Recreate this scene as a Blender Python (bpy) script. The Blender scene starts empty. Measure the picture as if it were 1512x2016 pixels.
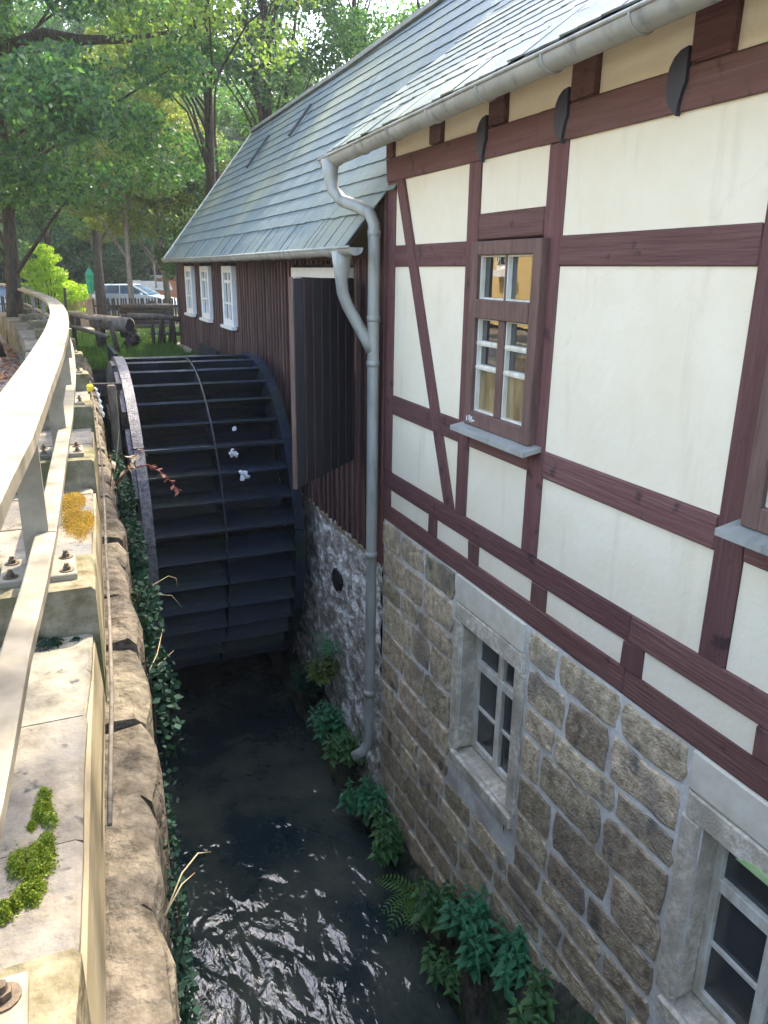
import bpy, bmesh, math, random
import numpy as np
from mathutils import Vector, Matrix

# ------------------------------------------------------------------ camera, light, exposure
scn = bpy.context.scene
COL = scn.collection
rad = math.radians
cam_data = bpy.data.cameras.new("camera")
cam_data.sensor_fit = 'HORIZONTAL'; cam_data.sensor_width = 36.0
cam_data.lens = 36.0 * 1498.0 / 1512.0
cam_data.clip_start = 0.02; cam_data.clip_end = 900
cam = bpy.data.objects.new("camera", cam_data); COL.objects.link(cam)
# world axes (right of the mill wall, along the wall, up) in lens axes
R3 = ((0.91979729, -0.10654363, 0.37765248), (-0.39216922, -0.28216378, 0.87554949), (0.01327563, -0.95343173, -0.30131661))
cam.matrix_world = Matrix([[R3[i][0], -R3[i][1], -R3[i][2], 0.0] for i in range(3)] + [[0, 0, 0, 1]])
scn.camera = cam

SUN_AZ, SUN_EL = 45.0, 52.0            # azimuth measured from +Y towards +X
world = bpy.data.worlds.new("World"); scn.world = world; world.use_nodes = True
wn = world.node_tree
bg = wn.nodes["Background"]
sky = wn.nodes.new("ShaderNodeTexSky"); sky.sky_type = 'NISHITA'; sky.sun_disc = False
sky.sun_elevation = rad(SUN_EL); sky.sun_rotation = rad(SUN_AZ)
sky.air_density = 1.0; sky.dust_density = 3.2; sky.ozone_density = 1.0
wn.links.new(sky.outputs[0], bg.inputs[0]); bg.inputs[1].default_value = 0.15
sl = bpy.data.lights.new("sun", 'SUN'); sl.energy = 2.0; sl.angle = rad(0.5); sl.color = (1.0, 0.90, 0.74)
sun = bpy.data.objects.new("sun", sl); COL.objects.link(sun)
sd = Vector((math.sin(rad(SUN_AZ)) * math.cos(rad(SUN_EL)), math.cos(rad(SUN_AZ)) * math.cos(rad(SUN_EL)), math.sin(rad(SUN_EL))))
sun.rotation_euler = sd.to_track_quat('Z', 'Y').to_euler()
scn.view_settings.view_transform = 'Standard'; scn.view_settings.look = 'None'
scn.view_settings.exposure = 2.8; scn.view_settings.gamma = 1.0
scn.view_settings.use_curve_mapping = False
scn.render.engine = 'CYCLES'
scn.cycles.max_bounces = 8; scn.cycles.transparent_max_bounces = 8

RNG = random.Random(11)
NP = np.random.default_rng(5)
Z = Vector((0, 0, 1))

# ------------------------------------------------------------------ materials
def mat(name, c1, c2, sc=(6, 6, 6), rough=0.75, bump=0.25, bsc=None, rnd=None, rv=0.25, spec=0.3, metal=0.0,
        c3=None, big=None, bigsc=0.8, detail=7, dist=0.02, wave=None, rough2=None, lo=0.35, hi=0.65, biglo=0.45, bighi=0.65, streak=None, crack=None):
    m = bpy.data.materials.new(name); m.use_nodes = True
    nt = m.node_tree; N = nt.nodes; L = nt.links
    b = N["Principled BSDF"]
    g = N.new("ShaderNodeNewGeometry")
    mp = N.new("ShaderNodeMapping"); mp.inputs["Scale"].default_value = sc
    L.new(g.outputs["Position"], mp.inputs[0])
    n = N.new("ShaderNodeTexNoise"); n.inputs["Scale"].default_value = 1.0; n.inputs["Detail"].default_value = detail; n.inputs["Roughness"].default_value = 0.62
    L.new(mp.outputs[0], n.inputs["Vector"])
    r = N.new("ShaderNodeValToRGB")
    r.color_ramp.elements[0].position = lo; r.color_ramp.elements[0].color = (*c1, 1)
    r.color_ramp.elements[1].position = hi; r.color_ramp.elements[1].color = (*c2, 1)
    if c3:
        e = r.color_ramp.elements.new((lo + hi) / 2 + 0.02); e.color = (*c3, 1)
    L.new(n.outputs[0], r.inputs[0])
    col = r.outputs[0]
    if big:
        n2 = N.new("ShaderNodeTexNoise"); n2.inputs["Scale"].default_value = bigsc; n2.inputs["Detail"].default_value = 5
        L.new(g.outputs["Position"], n2.inputs["Vector"])
        mr = N.new("ShaderNodeMapRange"); mr.inputs[1].default_value = biglo; mr.inputs[2].default_value = bighi
        L.new(n2.outputs[0], mr.inputs[0])
        mx = N.new("ShaderNodeMixRGB"); mx.inputs[2].default_value = (*big, 1)
        L.new(mr.outputs[0], mx.inputs[0]); L.new(col, mx.inputs[1]); col = mx.outputs[0]
    if streak:
        scol, svec, s0, s1 = streak
        mps = N.new("ShaderNodeMapping"); mps.inputs["Scale"].default_value = svec; L.new(g.outputs["Position"], mps.inputs[0])
        ns = N.new("ShaderNodeTexNoise"); ns.inputs["Scale"].default_value = 1.0; ns.inputs["Detail"].default_value = 5; L.new(mps.outputs[0], ns.inputs["Vector"])
        mrs = N.new("ShaderNodeMapRange"); mrs.inputs[1].default_value = s0; mrs.inputs[2].default_value = s1; L.new(ns.outputs[0], mrs.inputs[0])
        mxs = N.new("ShaderNodeMixRGB"); mxs.inputs[2].default_value = (*scol, 1); L.new(mrs.outputs[0], mxs.inputs[0]); L.new(col, mxs.inputs[1]); col = mxs.outputs[0]
    if crack:
        vo = N.new("ShaderNodeTexVoronoi"); vo.feature = 'DISTANCE_TO_EDGE'; vo.inputs["Scale"].default_value = crack
        nw = N.new("ShaderNodeTexNoise"); nw.inputs["Scale"].default_value = 3.0; nw.inputs["Detail"].default_value = 6; L.new(g.outputs["Position"], nw.inputs["Vector"])
        vm = N.new("ShaderNodeVectorMath"); vm.operation = 'MULTIPLY_ADD'; vm.inputs[1].default_value = (.5, .5, .5); L.new(nw.outputs["Color"], vm.inputs[0]); L.new(g.outputs["Position"], vm.inputs[2]); L.new(vm.outputs[0], vo.inputs["Vector"])
        mrc = N.new("ShaderNodeMapRange"); mrc.inputs[1].default_value = 0.0; mrc.inputs[2].default_value = 0.012; mrc.inputs[3].default_value = .06; mrc.inputs[4].default_value = 0; L.new(vo.outputs["Distance"], mrc.inputs[0])
        nk = N.new("ShaderNodeTexNoise"); nk.inputs["Scale"].default_value = 1.3; L.new(g.outputs["Position"], nk.inputs["Vector"])
        mrk = N.new("ShaderNodeMapRange"); mrk.inputs[1].default_value = .52; mrk.inputs[2].default_value = .62; L.new(nk.outputs[0], mrk.inputs[0])
        mk = N.new("ShaderNodeMath"); mk.operation = 'MULTIPLY'; L.new(mrc.outputs[0], mk.inputs[0]); L.new(mrk.outputs[0], mk.inputs[1])
        mxc = N.new("ShaderNodeMixRGB"); mxc.inputs[2].default_value = (.25, .2, .14, 1); L.new(mk.outputs[0], mxc.inputs[0]); L.new(col, mxc.inputs[1]); col = mxc.outputs[0]
    if rnd:
        if rnd == 'object':
            oi = N.new("ShaderNodeObjectInfo"); rs = oi.outputs["Random"]
        else:
            rs = g.outputs["Random Per Island"]
        mr = N.new("ShaderNodeMapRange"); mr.inputs[3].default_value = 1 - rv; mr.inputs[4].default_value = 1 + rv
        L.new(rs, mr.inputs[0])
        hs = N.new("ShaderNodeHueSaturation")
        L.new(mr.outputs[0], hs.inputs["Value"]); L.new(col, hs.inputs["Color"])
        mr2 = N.new("ShaderNodeMapRange"); mr2.inputs[3].default_value = 0.49; mr2.inputs[4].default_value = 0.504
        mm = N.new("ShaderNodeMath"); mm.operation = 'FRACT'
        mu = N.new("ShaderNodeMath"); mu.operation = 'MULTIPLY'; mu.inputs[1].default_value = 7.31
        L.new(rs, mu.inputs[0]); L.new(mu.outputs[0], mm.inputs[0]); L.new(mm.outputs[0], mr2.inputs[0]); L.new(mr2.outputs[0], hs.inputs["Hue"])
        col = hs.outputs[0]
    L.new(col, b.inputs["Base Color"])
    b.inputs["Roughness"].default_value = rough
    if rough2 is not None:
        mr = N.new("ShaderNodeMapRange"); mr.inputs[1].default_value = 0.35; mr.inputs[2].default_value = 0.65
        mr.inputs[3].default_value = rough; mr.inputs[4].default_value = rough2
        L.new(n.outputs[0], mr.inputs[0]); L.new(mr.outputs[0], b.inputs["Roughness"])
    b.inputs["Metallic"].default_value = metal
    b.inputs["Specular IOR Level"].default_value = spec
    if bump:
        bp = N.new("ShaderNodeBump"); bp.inputs["Strength"].default_value = bump; bp.inputs["Distance"].default_value = dist
        h = n.outputs[0]
        if bsc:
            mp2 = N.new("ShaderNodeMapping"); mp2.inputs["Scale"].default_value = bsc; L.new(g.outputs["Position"], mp2.inputs[0])
            n3 = N.new("ShaderNodeTexNoise"); n3.inputs["Scale"].default_value = 1.0; n3.inputs["Detail"].default_value = 6
            L.new(mp2.outputs[0], n3.inputs["Vector"]); h = n3.outputs[0]
        if wave:
            w = N.new("ShaderNodeTexWave"); w.inputs["Scale"].default_value = wave; w.inputs["Distortion"].default_value = 9; w.inputs["Detail"].default_value = 3; w.inputs["Detail Scale"].default_value = 1.5
            mp3 = N.new("ShaderNodeMapping"); mp3.inputs["Rotation"].default_value = (rad(50), 0, 0); L.new(g.outputs["Position"], mp3.inputs[0])
            L.new(mp3.outputs[0], w.inputs["Vector"])
            ad = N.new("ShaderNodeMath"); ad.operation = 'ADD'; L.new(h, ad.inputs[0]); L.new(w.outputs["Fac"], ad.inputs[1]); h = ad.outputs[0]
        L.new(h, bp.inputs["Height"]); L.new(bp.outputs[0], b.inputs["Normal"])
    return m

def leafmat(name, c1, c2, trans=0.45, tcol=None, hue=0.03, island=True, rough=0.5):
    m = bpy.data.materials.new(name); m.use_nodes = True
    nt = m.node_tree; N = nt.nodes; L = nt.links
    out = N["Material Output"]; b = N["Principled BSDF"]
    g = N.new("ShaderNodeNewGeometry")
    r = N.new("ShaderNodeValToRGB")
    r.color_ramp.elements[0].color = (*c1, 1); r.color_ramp.elements[1].color = (*c2, 1)
    L.new(g.outputs["Random Per Island"], r.inputs[0])
    L.new(r.outputs[0], b.inputs["Base Color"]); b.inputs["Roughness"].default_value = rough; b.inputs["Specular IOR Level"].default_value = 0.4
    t = N.new("ShaderNodeBsdfTranslucent")
    mx = N.new("ShaderNodeMixRGB"); mx.blend_type = 'MULTIPLY'; mx.inputs[0].default_value = 1.0
    mx.inputs[2].default_value = (*(tcol or (1.6, 1.5, 0.7)), 1)
    L.new(r.outputs[0], mx.inputs[1]); L.new(mx.outputs[0], t.inputs[0])
    ms = N.new("ShaderNodeMixShader"); ms.inputs[0].default_value = trans
    L.new(b.outputs[0], ms.inputs[1]); L.new(t.outputs[0], ms.inputs[2]); L.new(ms.outputs[0], out.inputs[0])
    return m

MT = {}
MT['plaster'] = mat('cream_plaster', (0.79, 0.675, 0.475), (0.83, 0.725, 0.535), (3, 3, 3), 0.9, 0.3, (22, 22, 22), spec=0.1, big=(0.77, 0.645, 0.43), bigsc=1.1, biglo=.5, bighi=.8, streak=((0.68, 0.58, 0.41), (9, 9, 1.1), .58, .85), crack=1.1, dist=.012)
MT['timber_h'] = mat('oxblood_timber_lying', (0.120, 0.052, 0.042), (0.158, 0.076, 0.062), (26, 2.0, 26), 0.7, 0.5, (60, 3, 60), rnd='object', rv=0.16, big=(0.06, 0.032, 0.028), bigsc=8, biglo=.62, bighi=.70, streak=((0.17, 0.10, 0.09), (50, 1.3, 50), .6, .8))
MT['timber_v'] = mat('oxblood_timber_upright', (0.120, 0.052, 0.042), (0.158, 0.076, 0.062), (26, 26, 2.0), 0.7, 0.5, (60, 60, 3), rnd='object', rv=0.16, big=(0.06, 0.032, 0.028), bigsc=8, biglo=.62, bighi=.70, streak=((0.17, 0.10, 0.09), (50, 50, 1.3), .6, .8))
MT['winwood'] = mat('brown_window_wood', (0.115, 0.065, 0.048), (0.17, 0.10, 0.078), (30, 30, 4), 0.6, 0.25, rnd='object', rv=0.08)
MT['white_wood'] = mat('white_painted_wood', (0.74, 0.72, 0.66), (0.82, 0.80, 0.75), (8, 8, 8), 0.55, 0.08)
MT['old_white'] = mat('weathered_white_wood', (0.55, 0.49, 0.35), (0.80, 0.76, 0.64), (14, 14, 5), 0.7, 0.2)
MT['plank'] = mat('dark_stained_plank', (0.032, 0.016, 0.015), (0.085, 0.046, 0.040), (36, 36, 1.6), 0.6, 0.3, rnd='object', rv=0.3)
MT['batten'] = mat('dark_stained_batten', (0.06, 0.03, 0.026), (0.15, 0.085, 0.068), (40, 40, 2), 0.6, 0.3, rnd='object', rv=0.35)
MT['door'] = mat('dark_shutter_board', (0.020, 0.021, 0.028), (0.040, 0.040, 0.048), (40, 40, 1.6), 0.5, 0.25, rnd='object', rv=0.25, spec=0.5)
MT['dooredge'] = mat('bare_board_edge', (0.12, 0.07, 0.05), (0.18, 0.11, 0.08), (30, 30, 3), 0.7, 0.2)
MT['slate'] = mat('grey_slate', (0.085, 0.115, 0.12), (0.14, 0.18, 0.18), (5, 5, 5), 0.45, 0.3, (30, 30, 30), rnd='island', rv=0.14, spec=0.4, rough2=0.62, big=(0.22, 0.235, 0.15), bigsc=0.6, biglo=.45, bighi=.75)
MT['zinc'] = mat('weathered_zinc', (0.30, 0.295, 0.25), (0.40, 0.395, 0.345), (5, 5, 3), 0.5, 0.05, metal=0.2, rough2=0.65, spec=0.4, streak=((0.20, 0.205, 0.18), (14, 14, 2.5), .55, .75))
MT['stone'] = mat('sandstone_block', (0.31, 0.232, 0.135), (0.64, 0.515, 0.335), (15, 15, 15), 0.92, 0.45, (50, 50, 50), rnd='object', rv=0.33, spec=0.12, wave=21, dist=0.012, big=(0.27, 0.22, 0.16), bigsc=3.0, biglo=.5, bighi=.7, streak=((0.16, 0.14, 0.11), (7, 7, 5), .58, .72))
MT['stone_pale'] = mat('dressed_sandstone', (0.42, 0.35, 0.24), (0.76, 0.68, 0.53), (22, 22, 22), 0.92, 0.6, (70, 70, 70), spec=0.12, dist=0.01, big=(0.40, 0.34, 0.25), bigsc=4)
MT['mortar'] = mat('lime_mortar', (0.62, 0.58, 0.49), (0.77, 0.73, 0.645), (16, 16, 16), 0.95, 0.4, (50, 50, 50), spec=0.1, dist=0.012, big=(0.44, 0.39, 0.32), bigsc=2.5)
MT['patch'] = mat('grey_cement_patch', (0.60, 0.53, 0.39), (0.70, 0.63, 0.485), (10, 10, 10), 0.9, 0.15, spec=0.15)
MT['rubble'] = mat('limewashed_rubble', (0.24, 0.22, 0.185), (0.86, 0.84, 0.78), (7, 7, 9), 0.95, 0.9, (14, 14, 14), spec=0.1, dist=0.05, c3=(0.42, 0.38, 0.32), lo=.36, hi=.60)
MT['rock'] = mat('mossy_wet_rock', (0.018, 0.022, 0.014), (0.12, 0.105, 0.075), (6, 6, 6), 0.85, 0.9, (14, 14, 14), spec=0.3, dist=0.06, big=(0.025, 0.05, 0.018), bigsc=2.2)
MT['coping'] = mat('weathered_coping_sandstone', (0.11, 0.095, 0.07), (0.27, 0.235, 0.17), (11, 11, 11), 0.9, 0.6, (55, 55, 55), rnd='object', rv=0.12, spec=0.15, dist=0.012, big=(0.16, 0.15, 0.13), bigsc=3.5, streak=((0.06, 0.06, 0.05), (24, 24, 24), .62, .72))
MT['mossyface'] = mat('algae_stained_pedestal', (0.10, 0.082, 0.045), (0.26, 0.225, 0.15), (13, 13, 13), 0.92, 0.6, (50, 50, 50), spec=0.1, dist=0.012, big=(0.10, 0.10, 0.05), bigsc=5)
MT['ledge'] = mat('rough_quarry_stone', (0.065, 0.054, 0.038), (0.19, 0.16, 0.115), (13, 13, 13), 0.92, 0.9, (30, 30, 30), rnd='object', rv=0.15, spec=0.15, dist=0.03)
MT['steel'] = mat('galvanised_steel', (0.20, 0.175, 0.125), (0.30, 0.265, 0.20), (9, 9, 9), 0.5, 0.06, metal=0.3, spec=0.5, rough2=0.65, streak=((0.13, 0.115, 0.085), (5, 5, 5), .55, .72))
MT['rust'] = mat('rusty_bolt_steel', (0.07, 0.05, 0.035), (0.17, 0.13, 0.09), (30, 30, 30), 0.7, 0.3, metal=0.3)
MT['strip'] = mat('ochre_edge_board', (0.20, 0.16, 0.09), (0.30, 0.25, 0.155), (12, 3, 12), 0.75, 0.2)
MT['wheel'] = mat('wet_black_wheel_timber', (0.003, 0.008, 0.020), (0.008, 0.020, 0.044), (14, 14, 14), 0.45, 0.35, (40, 40, 40), rnd='object', rv=0.3, spec=0.35, rough2=0.7, streak=((0.022, 0.036, 0.046), (3, 26, 26), .56, .72), big=(0.006, 0.018, 0.012), bigsc=2.5)
MT['rim'] = mat('worn_wheel_rim_timber', (0.03, 0.032, 0.04), (0.19, 0.175, 0.18), (24, 24, 24), 0.5, 0.5, (60, 60, 60), rnd='object', rv=0.2, spec=0.6)
MT['axle'] = mat('dark_iron', (0.02, 0.02, 0.022), (0.05, 0.048, 0.05), (14, 14, 14), 0.5, 0.2, metal=0.4)
MT['bark'] = mat('dark_bark', (0.030, 0.024, 0.018), (0.085, 0.07, 0.052), (20, 20, 4), 0.9, 0.8, dist=0.03, spec=0.1)
MT['palebark'] = mat('pale_bark', (0.16, 0.14, 0.11), (0.32, 0.29, 0.24), (16, 16, 3), 0.85, 0.5, spec=0.1)
MT['fencewood'] = mat('grey_fence_wood', (0.10, 0.085, 0.065), (0.21, 0.18, 0.14), (18, 18, 5), 0.85, 0.4, rnd='object', rv=0.2)
MT['darkwood'] = mat('dark_fence_wood', (0.035, 0.028, 0.022), (0.085, 0.068, 0.052), (18, 18, 5), 0.85, 0.4, rnd='object', rv=0.25)
MT['tanwood'] = mat('tan_fence_wood', (0.34, 0.24, 0.14), (0.48, 0.36, 0.23), (14, 14, 5), 0.8, 0.2, rnd='object', rv=0.15)
MT['redwhite'] = mat('red_marker_paint', (0.55, 0.05, 0.035), (0.62, 0.07, 0.05), (4, 4, 4), 0.5, 0.0)
MT['whitepaint'] = mat('white_marker_paint', (0.78, 0.76, 0.73), (0.82, 0.80, 0.77), (4, 4, 4), 0.5, 0.0)
MT['ground'] = mat('bare_earth_and_gravel', (0.10, 0.085, 0.065), (0.22, 0.19, 0.15), (3, 3, 3), 0.95, 0.5, (20, 20, 20), spec=0.1, big=(0.07, 0.10, 0.035), bigsc=0.15)
MT['paving'] = mat('walkway_asphalt', (0.15, 0.14, 0.13), (0.27, 0.255, 0.235), (8, 8, 8), 0.9, 0.4, (60, 60, 60), spec=0.2, big=(0.30, 0.26, 0.21), bigsc=0.7)
MT['turf'] = mat('turf_soil', (0.035, 0.055, 0.015), (0.09, 0.13, 0.03), (2.5, 2.5, 2.5), 0.95, 0.7, (30, 30, 30), spec=0.1, big=(0.12, 0.10, 0.065), bigsc=0.5, biglo=.55, bighi=.7)
MT['hill'] = mat('forest_floor', (0.018, 0.024, 0.012), (0.055, 0.055, 0.03), (0.8, 0.8, 0.8), 0.95, 0.8, (4, 4, 4), spec=0.05, dist=0.2)
MT['path'] = mat('pale_gravel_path', (0.38, 0.33, 0.26), (0.50, 0.45, 0.36), (6, 6, 6), 0.95, 0.3, spec=0.1)
MT['yellowwall'] = mat('ochre_house_render', (0.62, 0.44, 0.16), (0.70, 0.51, 0.21), (2, 2, 2), 0.9, 0.1, spec=0.1)
MT['cloth'] = mat('green_canvas', (0.04, 0.30, 0.17), (0.07, 0.42, 0.25), (5, 5, 5), 0.8, 0.1)
MT['orange'] = mat('orange_brick', (0.42, 0.15, 0.07), (0.52, 0.21, 0.11), (6, 6, 12), 0.9, 0.2)
MT['greyroof'] = mat('pale_board_roof', (0.36, 0.33, 0.28), (0.50, 0.46, 0.40), (5, 5, 5), 0.8, 0.2, rnd='object', rv=0.15)
MT['rubber'] = mat('black_rubber', (0.012, 0.012, 0.012), (0.025, 0.025, 0.025), (9, 9, 9), 0.8, 0.0)
MT['carpaint'] = mat('silver_blue_paint', (0.50, 0.60, 0.70), (0.54, 0.64, 0.74), (2, 2, 2), 0.25, 0.0, metal=0.4, spec=0.6)
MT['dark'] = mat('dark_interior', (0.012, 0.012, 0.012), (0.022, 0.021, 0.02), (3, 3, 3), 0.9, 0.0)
MT['grey_int'] = mat('grey_interior_wall', (0.10, 0.095, 0.085), (0.16, 0.15, 0.135), (3, 3, 3), 0.9, 0.0)
MT['yellow'] = mat('yellow_plastic', (0.75, 0.52, 0.03), (0.80, 0.58, 0.05), (5, 5, 5), 0.4, 0.0)
MT['foam'] = mat('white_foam', (0.62, 0.64, 0.66), (0.80, 0.81, 0.82), (30, 30, 30), 0.8, 0.5)
MT['lime'] = mat('green_algae', (0.32, 0.50, 0.18), (0.45, 0.62, 0.28), (20, 20, 20), 0.9, 0.3)
MT['redstem'] = mat('dry_red_stem', (0.22, 0.06, 0.05), (0.32, 0.10, 0.07), (20, 20, 20), 0.8, 0.1)
MT['drystalk'] = mat('dry_grass_stalk', (0.42, 0.32, 0.16), (0.55, 0.43, 0.24), (20, 20, 20), 0.8, 0.1)
def glassmat(name, base, ior, rough=0.015, bump=0.02):
    m = mat(name, base, base, (1.5, 1.5, 1.5), rough, bump, (2.2, 2.2, 2.2), spec=0.5, dist=0.05)
    m.node_tree.nodes["Principled BSDF"].inputs["IOR"].default_value = ior
    return m
MT['glass'] = glassmat('window_glass', (0.02, 0.022, 0.022), 2.5)
MT['glass_ground_refl'] = mat('glass_with_painted_ground_reflection', (0.14, 0.10, 0.045), (0.34, 0.25, 0.12), (14, 14, 2), 0.05, 0.0, spec=0.6)  # straw reflection of the sunlit ground painted into the bottom panes' colour
MT['glass_dull'] = glassmat('dusty_cellar_glass', (0.06, 0.062, 0.06), 1.7, 0.08)
MT['carglass'] = glassmat('car_glass', (0.07, 0.11, 0.16), 2.0)

def watermat():
    m = bpy.data.materials.new('dark_mill_water'); m.use_nodes = True
    nt = m.node_tree; N = nt.nodes; L = nt.links; b = N["Principled BSDF"]
    g = N.new("ShaderNodeNewGeometry")
    n = N.new("ShaderNodeTexNoise"); n.inputs["Scale"].default_value = 1.4; n.inputs["Detail"].default_value = 4
    L.new(g.outputs["Position"], n.inputs["Vector"])
    r = N.new("ShaderNodeValToRGB"); r.color_ramp.elements[0].position = .4; r.color_ramp.elements[1].position = .7
    r.color_ramp.elements[0].color = (0.012, 0.024, 0.027, 1); r.color_ramp.elements[1].color = (0.065, 0.072, 0.055, 1)
    L.new(n.outputs[0], r.inputs[0]); L.new(r.outputs[0], b.inputs["Base Color"])
    b.inputs["Roughness"].default_value = 0.06; b.inputs["IOR"].default_value = 1.65
    def noise(scale, sc, det):
        mp = N.new("ShaderNodeMapping"); mp.inputs["Scale"].default_value = sc; L.new(g.outputs["Position"], mp.inputs[0])
        k = N.new("ShaderNodeTexNoise"); k.inputs["Scale"].default_value = scale; k.inputs["Detail"].default_value = det; k.inputs["Distortion"].default_value = 0.6
        L.new(mp.outputs[0], k.inputs["Vector"]); return k.outputs[0]
    b1 = N.new("ShaderNodeBump"); b1.inputs["Strength"].default_value = 0.62; b1.inputs["Distance"].default_value = 0.10
    L.new(noise(2.2, (1.5, 1.0, 1), 2), b1.inputs["Height"])
    b2 = N.new("ShaderNodeBump"); b2.inputs["Strength"].default_value = 0.35; b2.inputs["Distance"].default_value = 0.03
    L.new(noise(8, (1.6, 1.0, 1), 3), b2.inputs["Height"]); L.new(b1.outputs[0], b2.inputs["Normal"])
    L.new(b2.outputs[0], b.inputs["Normal"])
    return m
MT['water'] = watermat()
MT['leaf_a'] = leafmat('beech_leaves', (0.015, 0.065, 0.032), (0.105, 0.205, 0.055), 0.5, (1.35, 1.45, .8))
MT['leaf_b'] = leafmat('yellowing_leaves', (0.07, 0.13, 0.035), (0.22, 0.26, 0.06), 0.5)
MT['leaf_c'] = leafmat('blue_green_leaves', (0.03, 0.09, 0.05), (0.09, 0.17, 0.06), 0.45)
MT['leaf_lime'] = leafmat('lime_leaves', (0.20, 0.36, 0.03), (0.36, 0.52, 0.06), 0.5)
MT['leaf_sun'] = leafmat('sunny_leaves', (0.07, 0.14, 0.035), (0.20, 0.30, 0.08), 0.5)
MT['nettle'] = leafmat('nettle_leaves', (0.03, 0.15, 0.07), (0.07, 0.27, 0.11), 0.3)
MT['plant_mid'] = leafmat('mixed_green_leaves', (0.03, 0.11, 0.03), (0.11, 0.22, 0.06), 0.3)
MT['fern'] = leafmat('fern_fronds', (0.06, 0.16, 0.03), (0.12, 0.24, 0.05), 0.35)
MT['ivy'] = leafmat('ivy_leaves', (0.005, 0.024, 0.014), (0.014, 0.05, 0.026), 0.15, rough=0.85)
MT['grass'] = leafmat('grass_blades', (0.035, 0.09, 0.014), (0.09, 0.17, 0.03), 0.4)
MT['moss'] = leafmat('green_moss', (0.07, 0.12, 0.01), (0.22, 0.27, 0.02), 0.3)
MT['moss_or'] = leafmat('orange_moss', (0.16, 0.16, 0.015), (0.50, 0.27, 0.045), 0.3)
MT['litter'] = leafmat('fallen_leaves', (0.10, 0.04, 0.02), (0.34, 0.14, 0.05), 0.2)
MT['paleleaf'] = leafmat('pale_dry_leaflets', (0.50, 0.38, 0.24), (0.66, 0.52, 0.36), 0.3)
MT['redleaf'] = leafmat('dry_red_leaflets', (0.20, 0.06, 0.04), (0.34, 0.13, 0.08), 0.3)

# ------------------------------------------------------------------ mesh helpers
class MB:
    def __init__(s): s.v = []; s.f = []
    def add(s, vs, fs):
        o = len(s.v); s.v += [tuple(p) for p in vs]; s.f += [tuple(o + i for i in f) for f in fs]; return s
    def box(s, a, b):
        x0, y0, z0 = a; x1, y1, z1 = b
        return s.add([(x0, y0, z0), (x1, y0, z0), (x1, y1, z0), (x0, y1, z0), (x0, y0, z1), (x1, y0, z1), (x1, y1, z1), (x0, y1, z1)],
                     [(0, 3, 2, 1), (4, 5, 6, 7), (0, 1, 5, 4), (1, 2, 6, 5), (2, 3, 7, 6), (3, 0, 4, 7)])
    def cbox(s, a, b, c=0.006, j=0.0):     # chamfered box, optional jitter
        x0, y0, z0 = a; x1, y1, z1 = b
        bm = bmesh.new()
        vs = [bm.verts.new(p) for p in ((x0, y0, z0), (x1, y0, z0), (x1, y1, z0), (x0, y1, z0), (x0, y0, z1), (x1, y0, z1), (x1, y1, z1), (x0, y1, z1))]
        for f in ((0, 3, 2, 1), (4, 5, 6, 7), (0, 1, 5, 4), (1, 2, 6, 5), (2, 3, 7, 6), (3, 0, 4, 7)): bm.faces.new([vs[i] for i in f])
        bmesh.ops.bevel(bm, geom=list(bm.edges), offset=c, segments=1, affect='EDGES')
        bm.verts.index_update()
        r = [tuple(q + (RNG.uniform(-j, j) if j else 0) for q in v.co) for v in bm.verts]
        s.add(r, [tuple(v.index for v in f.verts) for f in bm.faces]); bm.free(); return s
    def obox(s, c, ax, half):              # oriented box
        c = Vector(c); X, Y, W = [Vector(a).normalized() * h for a, h in zip(ax, half)]
        P = [c + sx * X + sy * Y + sz * W for sz in (-1, 1) for sx, sy in ((-1, -1), (1, -1), (1, 1), (-1, 1))]
        return s.add(P, [(0, 3, 2, 1), (4, 5, 6, 7), (0, 1, 5, 4), (1, 2, 6, 5), (2, 3, 7, 6), (3, 0, 4, 7)])
    def beam(s, p, q, w, d, up=(0, 0, 1)): # bar from p to q
        p = Vector(p); q = Vector(q); D = (q - p); l = D.length; D.normalize()
        X = D.cross(Vector(up));
        if X.length < 1e-3: X = D.cross(Vector((0, 1, 0)))
        X.normalize(); W = X.cross(D)
        return s.obox((p + q) / 2, (X, D, W), (w / 2, l / 2, d / 2))
    def tube(s, pts, rs, n=8, cap=True):
        pts = [Vector(p) for p in pts]
        if not hasattr(rs, '__len__'): rs = [rs] * len(pts)
        o = len(s.v); prev = None
        for i, p in enumerate(pts):
            t = (pts[min(i + 1, len(pts) - 1)] - pts[max(i - 1, 0)]).normalized()
            if prev is None:
                a = Vector((0, 0, 1)) if abs(t.z) < 0.9 else Vector((1, 0, 0))
                X = t.cross(a).normalized()
            else:
                X = (prev - t * prev.dot(t)).normalized()
            prev = X; Y = t.cross(X)
            for k in range(n):
                an = 2 * math.pi * k / n
                s.v.append(tuple(p + (X * math.cos(an) + Y * math.sin(an)) * rs[i]))
        for i in range(len(pts) - 1):
            for k in range(n):
                a = o + i * n + k; b = o + i * n + (k + 1) % n
                s.f.append((a, b, b + n, a + n))
        if cap:
            s.f.append(tuple(o + k for k in range(n))[::-1]); e = o + (len(pts) - 1) * n
            s.f.append(tuple(e + k for k in range(n)))
        return s
    def prism(s, poly, d):                 # polygon (3-D points, planar) extruded by vector d
        n = len(poly); d = Vector(d); P = [Vector(p) for p in poly]
        return s.add(P + [p + d for p in P], [tuple(range(n))[::-1], tuple(range(n, 2 * n))] + [(i, (i + 1) % n, n + (i + 1) % n, n + i) for i in range(n)])
    def quad(s, a, b, c, d): return s.add([a, b, c, d], [(0, 1, 2, 3)])

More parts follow.
